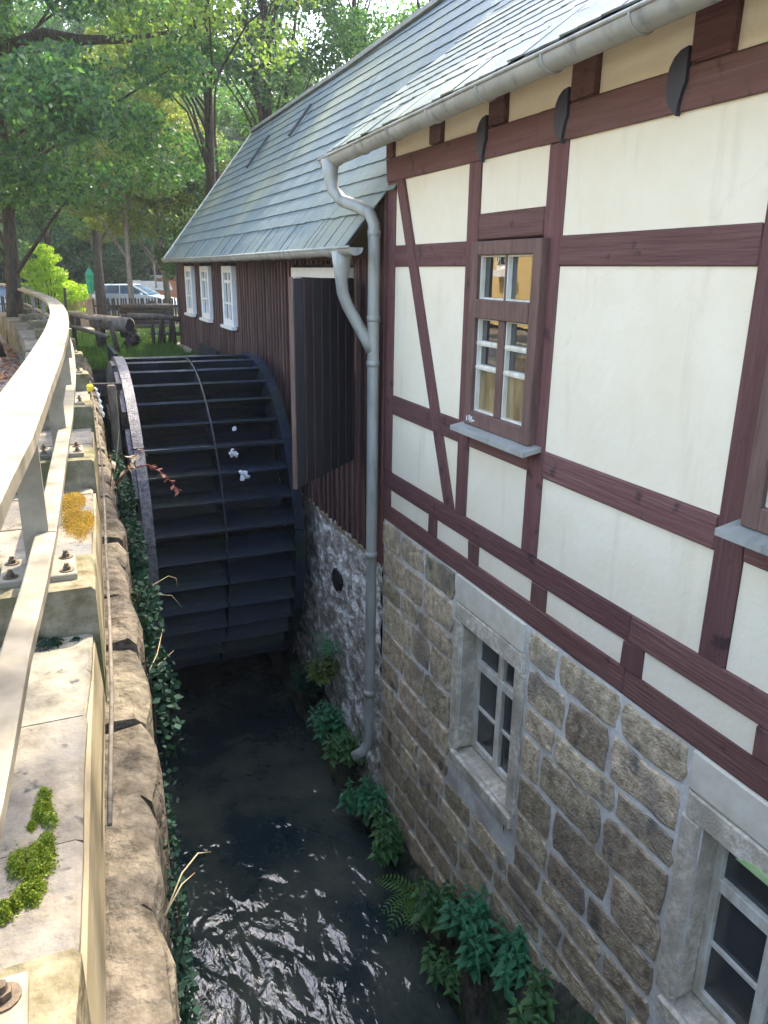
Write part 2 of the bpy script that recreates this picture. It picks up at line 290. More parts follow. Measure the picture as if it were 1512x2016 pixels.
def mesh_from(name, v, f, smooth=False):
    me = bpy.data.meshes.new(name); me.from_pydata(v, [], f); me.update()
    if smooth: me.polygons.foreach_set('use_smooth', [True] * len(me.polygons))
    return me
def npmesh(name, V, nper):                 # V: (N*nper,3) with N separate polygons of nper corners
    V = np.ascontiguousarray(V, dtype=np.float32); nv = len(V); nf = nv // nper
    me = bpy.data.meshes.new(name)
    me.vertices.add(nv); me.vertices.foreach_set('co', V.ravel())
    me.loops.add(nv); me.loops.foreach_set('vertex_index', np.arange(nv, dtype=np.int32))
    me.polygons.add(nf); me.polygons.foreach_set('loop_start', np.arange(0, nv, nper, dtype=np.int32))
    try: me.polygons.foreach_set('loop_total', np.full(nf, nper, dtype=np.int32))
    except Exception: pass
    me.update(calc_edges=True); me.validate(); return me
ROOT = {}
def link(name, me, m, parent=None, loc=None, kind=None):
    o = bpy.data.objects.new(name, me); COL.objects.link(o)
    if m is not None and not me.materials: me.materials.append(m)
    if parent is not None: o.parent = parent
    if loc is not None: o.location = loc
    if kind: o['kind'] = kind
    return o
def rootloc(p):
    while p.parent is not None: p = p.parent
    return Vector(p.location)
def build(name, mb, m, parent=None, smooth=False, kind=None, label=None):   # world-space MB -> object
    if parent is not None:
        r = rootloc(parent); v = [(a - r.x, b - r.y, c - r.z) for a, b, c in mb.v]
    else: v = mb.v
    o = link(name, mesh_from(name, v, mb.f, smooth), m, parent, kind=kind)
    if label: o['label'] = label
    return o
def thing(name, label, cat, loc=(0, 0, 0), group=None):
    o = bpy.data.objects.new(name, None); COL.objects.link(o); o.location = loc; o.empty_display_size = 0.1
    o['label'] = label; o['category'] = cat
    if group: o['group'] = group
    return o
def tag(o, label, cat, group=None):
    o['label'] = label; o['category'] = cat
    if group: o['group'] = group
    return o
def single(name, mb, m, label, cat, loc, group=None, smooth=False):  # a thing that is one mesh, origin at its base
    L = Vector(loc); v = [(a - L.x, b - L.y, c - L.z) for a, b, c in mb.v]
    o = link(name, mesh_from(name, v, mb.f, smooth), m, None, loc)
    return tag(o, label, cat, group)
def copytree(o, parent=None):
    c = o.copy(); COL.objects.link(c); c.parent = parent
    for ch in list(o.children): copytree(ch, c)
    return c
def lerp(pts, t):
    for (a, x), (b, y) in zip(pts, pts[1:]):
        if t <= b: return x + (y - x) * (t - a) / (b - a)
    return pts[-1][1]
def smooth_path(pts, t):
    ts = [p[0] for p in pts]
    if t <= ts[0]: return pts[0][1] + (pts[1][1] - pts[0][1]) / (ts[1] - ts[0]) * (t - ts[0])
    if t >= ts[-1]: return pts[-1][1] + (pts[-1][1] - pts[-2][1]) / (ts[-1] - ts[-2]) * (t - ts[-1])
    i = max(k for k in range(len(ts) - 1) if ts[k] <= t)
    def d(k):
        if k <= 0: return (pts[1][1] - pts[0][1]) / (ts[1] - ts[0])
        if k >= len(ts) - 1: return (pts[-1][1] - pts[-2][1]) / (ts[-1] - ts[-2])
        return (pts[k + 1][1] - pts[k - 1][1]) / (ts[k + 1] - ts[k - 1])
    h = ts[i + 1] - ts[i]; u = (t - ts[i]) / h
    return (2*u**3 - 3*u*u + 1)*pts[i][1] + (u**3 - 2*u*u + u)*h*d(i) + (-2*u**3 + 3*u*u)*pts[i+1][1] + (u**3 - u*u)*h*d(i+1)

WATER_Z = -5.4
# right edge of the handrail as x over y (it swings to the left far away)
RAILX = [(-4, -.52), (-1, -.34), (.86, -.178), (1.65, -.13), (2.22, -.082), (3.3, -.023), (4.74, .055), (6.86, .14), (9.36, .185), (12.3, .14), (15, -.02), (17.9, -.29), (22.8, -.84), (27, -1.5)]
def rx(y): return smooth_path(RAILX, y)
# channel edge of the left bank wall
EDGEX = [(-4, -.10), (0, .02), (1.15, .085), (1.72, .125), (2.5, .175), (3.9, .235), (4.8, .27), (7, .33), (9, .40), (13, .5)]
def ex(y): return smooth_path(EDGEX, y)
def gz(y):
    return -1.56 if y < 16 else max(-2.5, -1.56 - (y - 16) * 0.0313)

# ------------------------------------------------------------------ setting: ground, water, hills
def ground():
    mb = MB()
    ys = [-40, -4, -1, 1, 3, 5, 7, 9, 11, 13]
    for a, b in zip(ys, ys[1:]):
        mb.quad((-90, a, -1.56), (ex(a) - .1, a, -1.56), (ex(b) - .1, b, -1.56), (-90, b, -1.56))
        mb.quad((5.6, a, -1.56), (90, a, -1.56), (90, b, -1.56), (5.6, b, -1.56))
    ys = [13, 14, 16, 20, 25, 32, 40, 46, 56]
    for a, b in zip(ys, ys[1:]): mb.quad((-90, a, gz(a)), (90, a, gz(a)), (90, b, gz(b)), (-90, b, gz(b)))
    mb.quad((-400, -400, -1.6), (400, -400, -1.6), (400, -40, -1.6), (-400, -40, -1.6))
    mb.quad((-400, -40, -1.6), (-90, -40, -1.6), (-90, 56, -2.6), (-400, 56, -2.6))
    mb.quad((90, -40, -1.6), (400, -40, -1.6), (400, 56, -2.6), (90, 56, -2.6))
    return build('ground', mb, MT['ground'], kind='structure')
ground()
def hills():
    mb = MB(); nx, ny = 40, 16; vs = []
    for j in range(ny + 1):
        for i in range(nx + 1):
            x = -260 + 520 * i / nx; y = 54 + 150 * (j / ny) ** 1.3
            h = -2.6 + 9 * (1 - math.exp(-((y - 54) / 60) ** 1.15)) * (0.75 + 0.25 * math.sin(x * .021 + 1.1) + 0.12 * math.sin(x * .06)) + RNG.uniform(-.4, .4) * (j > 0)
            vs.append((x, y, h))
    fs = [(j * (nx + 1) + i, j * (nx + 1) + i + 1, (j + 1) * (nx + 1) + i + 1, (j + 1) * (nx + 1) + i) for j in range(ny) for i in range(nx)]
    mb.add(vs, fs); build('wooded_hill', mb, MT['hill'], smooth=True, kind='structure')
hills()
def hillz(x, y):
    return -2.6 + 9 * (1 - math.exp(-(max(0, y - 54) / 60) ** 1.15)) * (0.75 + 0.25 * math.sin(x * .021 + 1.1) + 0.12 * math.sin(x * .06))
# grass plot, walkway, gravel path: thin sheets above the ground
mb = MB(); ys = [8.6, 10, 12, 13.001, 14, 16, 20, 24, 28]
for a, b in zip(ys, ys[1:]):
    ra = ex(a) - .12 if a < 13 else 9.0; rb = ex(b) - .12 if b <= 13.01 and a < 13 else 9.0
    mb.quad((rx(a) + .14, a, gz(a) + .012), (ra, a, gz(a) + .012), (rb, b, gz(b) + .012), (rx(b) + .14, b, gz(b) + .012))
build('lawn', mb, MT['turf'], kind='structure')
mb = MB(); ys = [-6, -3, 0, 2, 4, 6, 8, 10, 12, 14, 16, 19, 22, 25]
for a, b in zip(ys, ys[1:]): mb.quad((rx(a) - 3.6, a, gz(a) + .03), (rx(a) - .45, a, gz(a) + .03), (rx(b) - .45, b, gz(b) + .03), (rx(b) - 3.6, b, gz(b) + .03))
build('walkway', mb, MT['paving'], kind='structure')
mb = MB(); P = [(1.7, 13.6), (2.1, 16), (2.6, 19), (2.4, 22), (1.6, 25), (0.6, 28)]
for a, b in zip(P, P[1:]): mb.quad((a[0] - .45, a[1], gz(a[1]) + .024), (a[0] + .45, a[1], gz(a[1]) + .024), (b[0] + .5, b[1], gz(b[1]) + .024), (b[0] - .5, b[1], gz(b[1]) + .024))
build('gravel_path', mb, MT['path'], kind='structure')
mb = MB().quad((-2, -6, WATER_Z), (3.2, -6, WATER_Z), (3.2, 14, WATER_Z), (-2, 14, WATER_Z)); build('mill_race_water', mb, MT['water'], kind='structure')
mb = MB().quad((-2, -6, WATER_Z - .5), (3.2, -6, WATER_Z - .5), (3.2, 14, WATER_Z - .5), (-2, 14, WATER_Z - .5)); build('stream_bed', mb, MT['rock'], kind='structure')

# ------------------------------------------------------------------ leaves, trees
def leaf_quads(C, size, asp=0.55, flat=0.0, up=None, jit=0.35):
    n = len(C)
    d = NP.normal(size=(n, 3)); d /= np.linalg.norm(d, axis=1, keepdims=True)
    nrm = NP.normal(size=(n, 3)); nrm[:, 2] = np.abs(nrm[:, 2]) + flat; nrm /= np.linalg.norm(nrm, axis=1, keepdims=True)
    a = np.cross(nrm, d); a /= np.linalg.norm(a, axis=1, keepdims=True) + 1e-9
    b = np.cross(nrm, a)
    s = size * (1 + jit * NP.uniform(-1, 1, size=(n, 1)))
    V = np.empty((n, 4, 3))
    V[:, 0] = C - a * s * .5; V[:, 1] = C + b * s * asp * .5 - a * s * .05; V[:, 2] = C + a * s * .5; V[:, 3] = C - b * s * asp * .5 - a * s * .05
    return V.reshape(-1, 3)
def clump_points(centers, radii, n):
    k = len(centers); idx = NP.integers(0, k, n)
    d = NP.normal(size=(n, 3)); d /= np.linalg.norm(d, axis=1, keepdims=True)
    rr = NP.uniform(0.35, 1.0, size=(n, 1)) ** 0.6
    return np.asarray(centers)[idx] + d * rr * np.asarray(radii)[idx] * np.array([1.15, 1.15, 0.6])
def make_tree(name, label, x, y, zb, h, trunk_r, lean, crown, nclump, clump_r, nleaf, lsize, leafm, barkm, group=None, fork=None, seed=0, limbs=()):
    """crown = (z0, z1, radius): clumps between z0 and z1 above the base, each hung on a limb of the trunk"""
    rg = random.Random(seed); t = thing(name, label, 'tree', (x, y, zb), group)
    pts = []; n = 7
    for i in range(n):
        u = i / (n - 1); pts.append((x + lean[0] * u + rg.uniform(-.06, .06) * u * h * .12, y + lean[1] * u, zb - .15 + h * u))
    mb = MB().tube(pts, [trunk_r * (1.25 if i == 0 else (1 - .8 * i / (n - 1))) for i in range(n)], 8)
    z0, z1, cr = crown; cs = []; rs = []
    for i in range(nclump):
        u = rg.random(); zc = z0 + (z1 - z0) * u
        prof = math.sin(math.pi * (0.18 + 0.72 * u)) ** .7
        an = rg.uniform(0, 2 * math.pi); r = cr * prof * (rg.random() ** .45)
        k = min(1, zc / h); bx = x + lean[0] * k; by = y + lean[1] * k
        c = (bx + math.cos(an) * r, by + math.sin(an) * r, zb + zc)
        cs.append((c[0] - x, c[1] - y, c[2] - zb)); rs.append([clump_r * rg.uniform(.6, 1.25)])
        if i % 2 == 0:
            kk = max(.12, k - .22); s = (x + lean[0] * kk, y + lean[1] * kk, zb + h * kk)
            m_ = ((s[0] + c[0]) / 2 + rg.uniform(-.2, .2), (s[1] + c[1]) / 2, (s[2] + c[2]) / 2 + .25)
            r0 = trunk_r * (1 - .75 * kk) * .38
            mb.tube([s, m_, c], [r0, r0 * .6, .012], 5, cap=False)
    build('trunk', mb, barkm, t, smooth=True)
    for lp, lr in limbs:
        build('limb', MB().tube(lp, lr, 7), barkm, t, smooth=True)
    me = npmesh('crown', leaf_quads(clump_points(cs, rs, nleaf), lsize), 4)
    link('crown', me, leafm, t)
    return t
K = MT
# left: big tree beside the walkway, its limbs reach over the picture's top left
make_tree('broadleaf_tree', 'dark leaning tree rising beside the far end of the railing, left', -0.72, 19.0, -1.6, 8.5, .17, (.5, .4), (3.0, 9.5, 4.2), 60, .85, 46000, .125, K['leaf_a'], K['bark'], seed=3,
          limbs=[([(-.3, 19.2, 4.2), (.5, 18.2, 4.35), (1.1, 18, 4.25), (2.0, 18, 4.35), (2.9, 18, 4.6)], [.12, .09, .10, .07, .03]), ([(.5, 18.2, 4.35), (.35, 18.1, 4.0), (.1, 18, 3.9)], [.05, .04, .02])])
make_tree('broadleaf_tree', 'thick dark trunk cut by the left picture edge beside the walkway', -1.05, 15.2, -1.6, 5.5, .26, (-.7, .5), (4.2, 8.5, 3.2), 26, .8, 16000, .12, K['leaf_a'], K['bark'], seed=8)
make_tree('broadleaf_tree', 'tall dense tree filling the top left corner behind the leaning tree', -4.2, 37, -2.2, 16, .26, (.6, 0), (5.5, 18.0, 4.8), 54, 1.1, 32000, .15, K['leaf_a'], K['bark'], seed=64)
make_tree('broadleaf_tree', 'deep green tree filling the gap above the slender yellow green tree', 2.6, 44, -2.4, 16, .24, (.2, 0), (6.5, 18.0, 4.2), 54, 1.2, 32000, .18, K['leaf_c'], K['bark'], seed=65)
# trees seen over and behind the roof
make_tree('tall_tree', 'tall tree with bare dark trunk in front of the sky gap, left of the ridge', 6.3, 30, -1.9, 15, .24, (-.5, .3), (8.6, 15.5, 3.6), 40, 1.0, 28000, .15, K['leaf_a'], K['bark'], seed=12)
make_tree('tall_tree', 'forked dark tree rising straight behind the roof ridge', 7.4, 26.5, -1.9, 14, .22, (-.35, .2), (7.2, 14.5, 3.4), 40, .9, 26000, .14, K['leaf_c'], K['bark'], seed=15,
          limbs=[([(7.25, 26.5, 3.0), (6.75, 26.4, 5.6), (6.3, 26.3, 8.5)], [.12, .09, .04]), ([(7.25, 26.5, 3.2), (7.9, 26.6, 5.8), (8.4, 26.8, 8.6)], [.11, .08, .04])])
make_tree('slender_tree', 'slender tree with light yellow green leaves left of the roof', 4.87, 35, -2.2, 9.5, .15, (-.6, 0), (3.0, 11.0, 3.0), 44, .8, 26000, .14, K['leaf_b'], K['palebark'], seed=21)
make_tree('slender_tree', 'yellow green tree with drooping sprays above the parked car', 3.1, 33, -2.2, 9, .12, (.1, .2), (4.2, 9.5, 2.5), 40, .75, 24000, .13, K['leaf_b'], K['palebark'], seed=22)
make_tree('tall_tree', 'dense green tree over the ridge at the top right', 10.6, 28, -1.9, 13, .25, (.2, 0), (4.0, 13.5, 4.0), 56, 1.05, 36000, .15, K['leaf_a'], K['bark'], seed=31)
make_tree('tall_tree', 'blue green tree in shade just above the far roof end', 6.6, 34, -2.1, 8, .2, (.2, 0), (1.5, 8.5, 2.6), 30, 1.0, 15000, .17, K['leaf_c'], K['bark'], seed=33)
make_tree('thin_birch', 'thin pale bent trunk standing in the dark wood edge', 3.0, 48, -2.5, 6.5, .07, (-.25, 0), (4.2, 8.0, 1.5), 14, .7, 5000, .15, K['leaf_b'], K['palebark'], seed=41)
make_tree('thin_birch', 'thinner pale trunk with a crooked foot, left of the straight birch', 2.6, 47, -2.5, 6.0, .05, (.15, 0), (4.0, 7.5, 1.4), 12, .7, 4000, .15, K['leaf_b'], K['palebark'], seed=42)
make_tree('thin_birch', 'pale trunk right of the birches behind the parked car roof', 6.3, 50, -2.5, 7.0, .08, (-.3, 0), (3.8, 8.5, 1.8), 16, .8, 6000, .15, K['leaf_a'], K['palebark'], seed=43)
make_tree('tall_tree', 'tree behind the mill whose gaps let sun streaks onto the slates', 9.3, 19.0, -1.6, 12, .2, (0, 0), (8.5, 14.5, 3.6), 40, .8, 14000, .17, K['leaf_a'], K['bark'], seed=51)
make_tree('tall_tree', 'tree behind the mill nearer the half timbered end', 9.8, 12.0, -1.6, 12, .2, (0, 0), (9.5, 14.8, 3.0), 34, .8, 12000, .17, K['leaf_a'], K['bark'], seed=52)
make_tree('broadleaf_tree', 'spreading tree left of the lime bush behind the white car', -2.6, 38, -2.3, 8, .22, (.3, 0), (2.6, 9.5, 4.0), 36, 1.1, 15000, .18, K['leaf_c'], K['bark'], seed=61)
make_tree('broadleaf_tree', 'mid green tree hanging over the lime bush', 0.4, 42, -2.4, 9, .2, (-.2, 0), (4.4, 11.5, 3.6), 34, 1.1, 14000, .18, K['leaf_a'], K['bark'], seed=62)
make_tree('overhanging_tree', 'tree behind the plank house whose sunny sprays hang over the top of the picture', 3.75, 19.6, -1.6, 9.5, .16, (-.2, -2.4), (5.4, 11.5, 2.9), 30, .75, 13000, .12, K['leaf_sun'], K['bark'], seed=90)
make_tree('tall_tree', 'tall tree behind the mill shading the near end of the parapet', 8.0, 6.75, -1.6, 12, .2, (0, 0), (9.5, 14.5, 1.9), 26, .8, 9000, .2, K['leaf_a'], K['bark'], seed=53)
# wood on the slope: individuals that share three crowns
protos = []
for i, (lm, bm_) in enumerate(((K['leaf_c'], K['bark']), (K['leaf_a'], K['palebark']), (K['leaf_c'], K['bark']))):
    protos.append(make_tree('forest_tree', 'tree in the dense wood climbing the slope behind the mill', -4 + 6 * i, 62 + 2 * i, hillz(-4 + 6 * i, 62 + 2 * i) - .1, 12, .22, (.3, 0), (2.5, 14.5, 3.6), 40, 1.4, 12000, .30, lm, bm_, group='trees of the wood on the slope', seed=70 + i))
rg = random.Random(77); k = 0
for row, (y0, n, x0, x1) in enumerate(((58, 14, -22, 36), (66, 16, -26, 44), (76, 18, -32, 56), (90, 20, -40, 70), (112, 14, -50, 84))):
    for i in range(n):
        x = x0 + (x1 - x0) * (i + rg.uniform(.15, .85)) / n; y = y0 + rg.uniform(-3, 3)
        if 9 < x * 58 / y < 15 and row < 2 and rg.random() < .0: continue
        c = copytree(protos[k % 3]); k += 1
        c.location = (x, y, hillz(x, y) - .2); c.rotation_euler = (0, 0, rg.uniform(0, 6.28)); s = rg.uniform(.8, 1.25); c.scale = (s, s, s * rg.uniform(.9, 1.15))
# lime bush
def bush(name, label, cs, rs, n, size, m, zb, cat='bush'):
    x, y = np.mean(np.asarray(cs)[:, 0]), np.mean(np.asarray(cs)[:, 1])
    t = thing(name, label, cat, (x, y, zb)); st = MB()
    for c in cs: st.tube([(x, y, zb), ((x + c[0]) / 2, (y + c[1]) / 2, (zb + c[2]) / 2 + .1), c], [.03, .02, .008], 5)
    build('stem', st, K['bark'], t)
    C = clump_points(np.asarray(cs) - np.array([x, y, zb]), np.asarray(rs).reshape(-1, 1), n)
    link('foliage', npmesh('foliage', leaf_quads(C, size), 4), m, t)
    return t
lc = [(.0 + math.cos(a) * r_, 36 + math.sin(a) * r_ * .7, -2.1 + h_ + RNG.uniform(-.2, .2)) for h_, r_, n_ in ((.2, .9, 7), (.7, 1.0, 7), (1.2, .85, 6), (1.75, .6, 5), (2.25, .35, 3), (2.7, .1, 1)) for a in [2 * math.pi * (k_ + .3 * h_) / n_ for k_ in range(n_)]] + [(1.25, 35.8, -1.2), (1.35, 35.7, -.9), (1.1, 35.8, -1.7)]
bush('lime_bush', 'bright lime green bush behind the end of the railing', lc, [.42] * len(lc), 9000, .13, K['leaf_lime'], -2.3)
bush('wood_edge_shrub', 'dark shrub row under the wood edge, left part', [(-3 + i * 1.1, 52 + (i % 3), -1.6 + (i % 2) * .5) for i in range(7)], [1.0] * 7, 5000, .2, K['leaf_c'], -2.5)
bush('wood_edge_shrub', 'dark shrub row under the wood edge behind the orange hut', [(5 + i * 1.1, 58 + (i % 3), -1.4 + (i % 2) * .5) for i in range(7)], [1.1] * 7, 5000, .2, K['leaf_a'], -2.5)
for i, (x, y, z1, m_, lb) in enumerate(((-5.5, 51, 1.6, 'leaf_a', 'tall shrub at the wood edge beyond the white car'), (-2.2, 53, 2.4, 'leaf_c', 'dark tall shrub behind the lime bush'), (1.2, 54, 1.8, 'leaf_a', 'shrub at the wood edge left of the thin birches'), (4.2, 54, 2.6, 'leaf_c', 'shrub behind the thin birches'), (7.0, 60, 1.6, 'leaf_c', 'shrub above the roof of the orange hut'), (9.6, 59, 2.4, 'leaf_a', 'shrub against the gable of the plank house'), (-9, 52, 2.4, 'leaf_c', 'shrub at the far left of the wood edge'))):
    rg_ = random.Random(300 + i); cs_ = [(x + rg_.uniform(-1.9, 1.9), y + rg_.uniform(-.8, .8), -2.2 + (z1 + 2.2) * rg_.random()) for _ in range(16)]
    bush('wood_edge_shrub', lb, cs_, [rg_.uniform(.7, 1.15) for _ in cs_], 9000, .2, K[m_], -2.5)
# grass, leaf litter
def grass(n):
    y = NP.uniform(9, 27, n) ; y = 9 + (y - 9) * NP.uniform(.5, 1, n)
    lo = np.array([rx(a) + .2 for a in y]); hi = np.where(y < 13, np.array([ex(a) - .14 for a in y]), np.minimum(8, 1.2 + .35 * (y - 8)))
    x = lo + (hi - lo) * NP.random(n); keep = (hi > lo) & ~((y > 13) & (y < 18) & (x > 2.35)); x, y = x[keep], y[keep]; n = len(x)
    z = np.array([gz(a) for a in y]) + .01
    h = NP.uniform(.05, .15, n); an = NP.uniform(0, 6.28, n); w = NP.uniform(.006, .012, n)
    lx, ly = NP.normal(0, .04, n), NP.normal(0, .04, n)
    V = np.empty((n, 3, 3)); V[:, 0] = np.stack([x - np.cos(an) * w, y - np.sin(an) * w, z], 1); V[:, 1] = np.stack([x + np.cos(an) * w, y + np.sin(an) * w, z], 1); V[:, 2] = np.stack([x + lx, y + ly, z + h], 1)
    o = link('grass', npmesh('grass', V.reshape(-1, 3), 3), K['grass'], kind='stuff'); o['label'] = 'short green grass on the plot beyond the water wheel'; o['category'] = 'grass'
grass(46000)
n = 900; y = NP.uniform(8, 19, n); x = np.array([rx(a) for a in y]) - .55 - np.abs(NP.normal(0, .35, n))
C = np.stack([x, y, np.array([gz(a) for a in y]) + .05], 1)
o = link('fallen_leaves', npmesh('fallen_leaves', leaf_quads(C, .09, .7, flat=3), 4), K['litter'], kind='stuff'); o['label'] = 'reddish fallen leaves drifted along the foot of the parapet'; o['category'] = 'leaf litter'

# ------------------------------------------------------------------ half timbered mill house
YC = 6.05                                  # far corner
YN = -3.2                                  # near end, behind the camera
house = thing('mill_house', 'half timbered mill house with cream panels on a sandstone base, right', 'house', (2.6, 2.0, -5.4))
def H(name, mb, m, p=house, **k): return build(name, mb, m, p, **k)
H('wall', MB().box((2.74, YN, -5.7), (2.95, 1.30, .95)).box((2.95, 5.8, -5.7), (5.6, YC - .01, .95)).box((2.95, YN, -5.7), (5.6, YN + .2, .95)).box((5.4, YN + .2, -5.7), (5.6, 5.8, .95)), K['dark'])
FX = 2.6
def tb(name, y0, y1, z0, z1, m, x0=FX, x1=2.76, c=.008):
    return H(name, MB().cbox((x0, min(y0, y1), z0), (x1, max(y0, y1), z1), c, .0045), m)
def panel(y0, y1, z0, z1): return H('plaster_panel', MB().box((2.614 + RNG.uniform(-.003, .003), y0, z0), (2.75, y1, z1)), K['plaster'])
posts = [(6.05, 5.9), (4.71, 4.56), (3.83, 3.665), (2.335, 2.18), (1.28, 1.12), (-.25, -.41), (-1.3, -1.46), (-3.05, -3.2)]
# sill and bottom rail in two timbers each with a butt joint, studs between
for a, b in ((6.05, 2.795), (2.79, -3.2)):
    tb('sill_beam', a, b, -2.135, -1.985, K['timber_h']); tb('rail', a, b, -1.83, -1.675, K['timber_h'])
for a, b in ((6.05, 3.95), (3.945, -.3), (-.305, -3.2)): tb('top_plate', a, b, .675, .845, K['timber_h'], FX - .012)
studs = [(6.05, 5.9), (5.14, 5.0), (4.50, 4.36), (3.69, 3.53), (2.83, 2.67), (1.97, 1.83), (1.1, .95), (.2, .05), (-.7, -.85), (-1.6, -1.75), (-3.05, -3.2)]
for (a, b), (c, d) in zip(studs, studs[1:]):
    panel(c, b, -1.985, -1.83)
for a, b in studs: tb('stud', a, b, -1.985, -1.83, K['timber_v'])
for a, b in posts: tb('post', a, b, -1.675, .675, K['timber_v'])
gaps = [(posts[i][1], posts[i + 1][0]) for i in range(len(posts) - 1)]
winbays = {1, 3, 5}
for i, (a, b) in enumerate(gaps):
    if i in winbays:
        tb('lintel', a, b, .20, .36, K['timber_h']); tb('rail', a, b, -1.16, -1.0, K['timber_h'])
        panel(b, a, .36, .675); panel(b, a, -1.675, -1.16)
    else:
        tb('rail', a, b, .04, .2, K['timber_h']); tb('rail', a, b, -1.16, -1.0, K['timber_h'])
        panel(b, a, .2, .675); panel(b, a, -1.0, .04); panel(b, a, -1.675, -1.16)
# slanting brace in the first bay, laid a little proud
bx = FX - .006
H('brace', MB().prism([(bx, 5.87, .672), (bx, 5.735, .672), (bx, 4.74, -1.672), (bx, 4.875, -1.672)], (.07, 0, 0)), K['timber_v'])
# frieze with joist heads, thin dark hook shapes set beside some of them
heads = [(6.05, 5.93), (5.28, 5.11), (4.48, 4.29), (3.65, 3.45), (2.82, 2.60), (1.98, 1.77), (1.14, .94), (.3, .1), (-.54, -.74), (-1.4, -1.6), (-2.3, -2.5)]
for i, (a, b) in enumerate(heads):
    tb('joist_head', a, b, .85, 1.16, K['timber_h'], FX - .02)
    if i + 1 < len(heads): panel(heads[i + 1][0], b, .845, 1.2)
    if 2 <= i <= 6:
        y0 = a + .002
        pr_ = [(0, .915), (.045, .908), (.08, .885), (.103, .85), (.11, .80), (.105, .74), (.085, .70), (.05, .672), (.035, .655), (.028, .70), (.012, .76), (0, .78)]
        H('dark_hook', MB().prism([(FX - .030, y0 + u, w) for u, w in pr_][::-1], (.028, 0, 0)), K['door'])
# half timber windows
def house_window(y1, y0, dirt):
    z0, z1 = -.985, .19; x0 = 2.545
    fr = MB()
    fr.cbox((x0, y0, z0), (2.70, y0 + .085, z1), .006).cbox((x0, y1 - .085, z0), (2.70, y1, z1), .006)
    fr.cbox((x0 + .001, y0 + .085, z1 - .085), (2.70, y1 - .085, z1), .006).cbox((x0 + .001, y0 + .085, z0), (2.70, y1 - .085, z0 + .10), .006)
    zt = -.215; fr.cbox((x0 - .008, y0 + .085, zt - .065), (2.69, y1 - .085, zt + .055), .006)
    ym = (y0 + y1) / 2; fr.cbox((x0 + .012, ym - .035, z0 + .10), (2.69, ym + .035, zt - .065), .006)
    w = H('window', fr, K['winwood'])
    H('sill', MB().prism([(2.60, 0, -1.01), (2.47, 0, -1.035), (2.47, 0, -1.005), (2.60, 0, -.98)], (0, 1, 0)), K['zinc'], w)
    o = w.children[-1]; me = o.data
    for v in me.vertices:
        wy = v.co.y + rootloc(o).y; v.co.y = (y0 - .07 if wy < .5 else y1 + .05) - rootloc(o).y
    # white glazing beads and panes
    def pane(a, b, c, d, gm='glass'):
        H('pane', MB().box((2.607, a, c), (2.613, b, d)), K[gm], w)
        e = .010; q = MB().box((2.575, a, c), (2.606, a + e, d)).box((2.575, b - e, c), (2.606, b, d)).box((2.575, a + e, c), (2.606, b - e, c + e)).box((2.575, a + e, d - e), (2.606, b - e, d))
        H('glazing_bead', q, K['old_white'], w)
    yi0, yi1 = y0 + .085, y1 - .085
    pane(yi0, ym - .009, zt + .055, z1 - .085); pane(ym + .009, yi1, zt + .055, z1 - .085)
    H('glazing_bar', MB().box((2.57, ym - .009, zt + .055), (2.615, ym + .009, z1 - .085)), K['winwood'], w)
    for a, b in ((yi0, ym - .035), (ym + .035, yi1)):
        zb_, zt_ = z0 + .10, zt - .065; hh = zt_ - zb_
        for c, d, gm in ((zb_, zb_ + hh * .475, 'glass_ground_refl'), (zb_ + hh * .492, zb_ + hh * .73, 'glass'), (zb_ + hh * .747, zt_, 'glass')): pane(a, b, c, d, gm)
        for f in (.475, .73): H('glazing_bar', MB().box((2.57, a, zb_ + hh * f), (2.616, b, zb_ + hh * (f + .017))), K['old_white'], w)
    return w
house_window(4.545, 3.755, 1); house_window(2.175, 1.385, 0); house_window(-.43, -1.22, 0)
# droppings on the first window's ledge
q = MB()
for i in range(16):
    y = 4.50 - abs(RNG.gauss(0, .07)) - (.35 if i > 19 else 0); q.box((2.543 - .004, y, -.965 + RNG.random() * .02), (2.546, y + RNG.uniform(.003, .008), -.945 + RNG.random() * .03))
o = H('dropping_stain', q, K['white_wood'], kind='stuff')

# ---- sandstone base: every block its own piece, mortar bed behind
def stone_mesh(w, h, d, r, rough=.012):
    """block face on -X, w along Y, h along Z, edges chipped, face pillowed"""
    mb = MB(); n = []
    per = []
    kx = max(3, int(w / .085)); kz = 3
    for i in range(kx): per.append((i / kx * w, 0))
    for i in range(kz): per.append((w, i / kz * h))
    for i in range(kx): per.append((w - i / kx * w, h))
    for i in range(kz): per.append((0, h - i / kz * h))
    P = len(per)
    cy, cz = w / 2, h / 2
    L0 = []; L1 = []; L2 = []
    for y, z in per:
        y += r.uniform(-rough, rough); z += r.uniform(-rough, rough)
        # round the corners
        q = max(abs(y - cy) / cy, abs(z - cz) / cz)
        cn = min(abs(y - cy) / cy, abs(z - cz) / cz)
        s = 1 - .06 * max(0, cn - .6) * 2.5
        y = cy + (y - cy) * s; z = cz + (z - cz) * s
        L0.append((d, y, z)); L1.append((.004, y, z))
        L2.append((-.003 + r.uniform(-.004, .003), cy + (y - cy) * (1 - .011 / max(cy, .05)), cz + (z - cz) * (1 - .011 / max(cz, .05))))
    vs = L0 + L1 + L2 + [(-.006 + r.uniform(-.004, .004), cy + r.uniform(-.03, .03), cz)]
    fs = []
    for i in range(P):
        j = (i + 1) % P
        fs += [(i, j, P + j, P + i), (P + i, P + j, 2 * P + j, 2 * P + i), (2 * P + i, 2 * P + j, 3 * P)]
    mb.add(vs, [f[::-1] for f in fs]); return mb
WINS = [(3.665, 4.65, -3.82, -2.17), (1.285, 2.29, -3.82, -2.17), (-1.15, -.14, -3.82, -2.17)]
sr = random.Random(4)
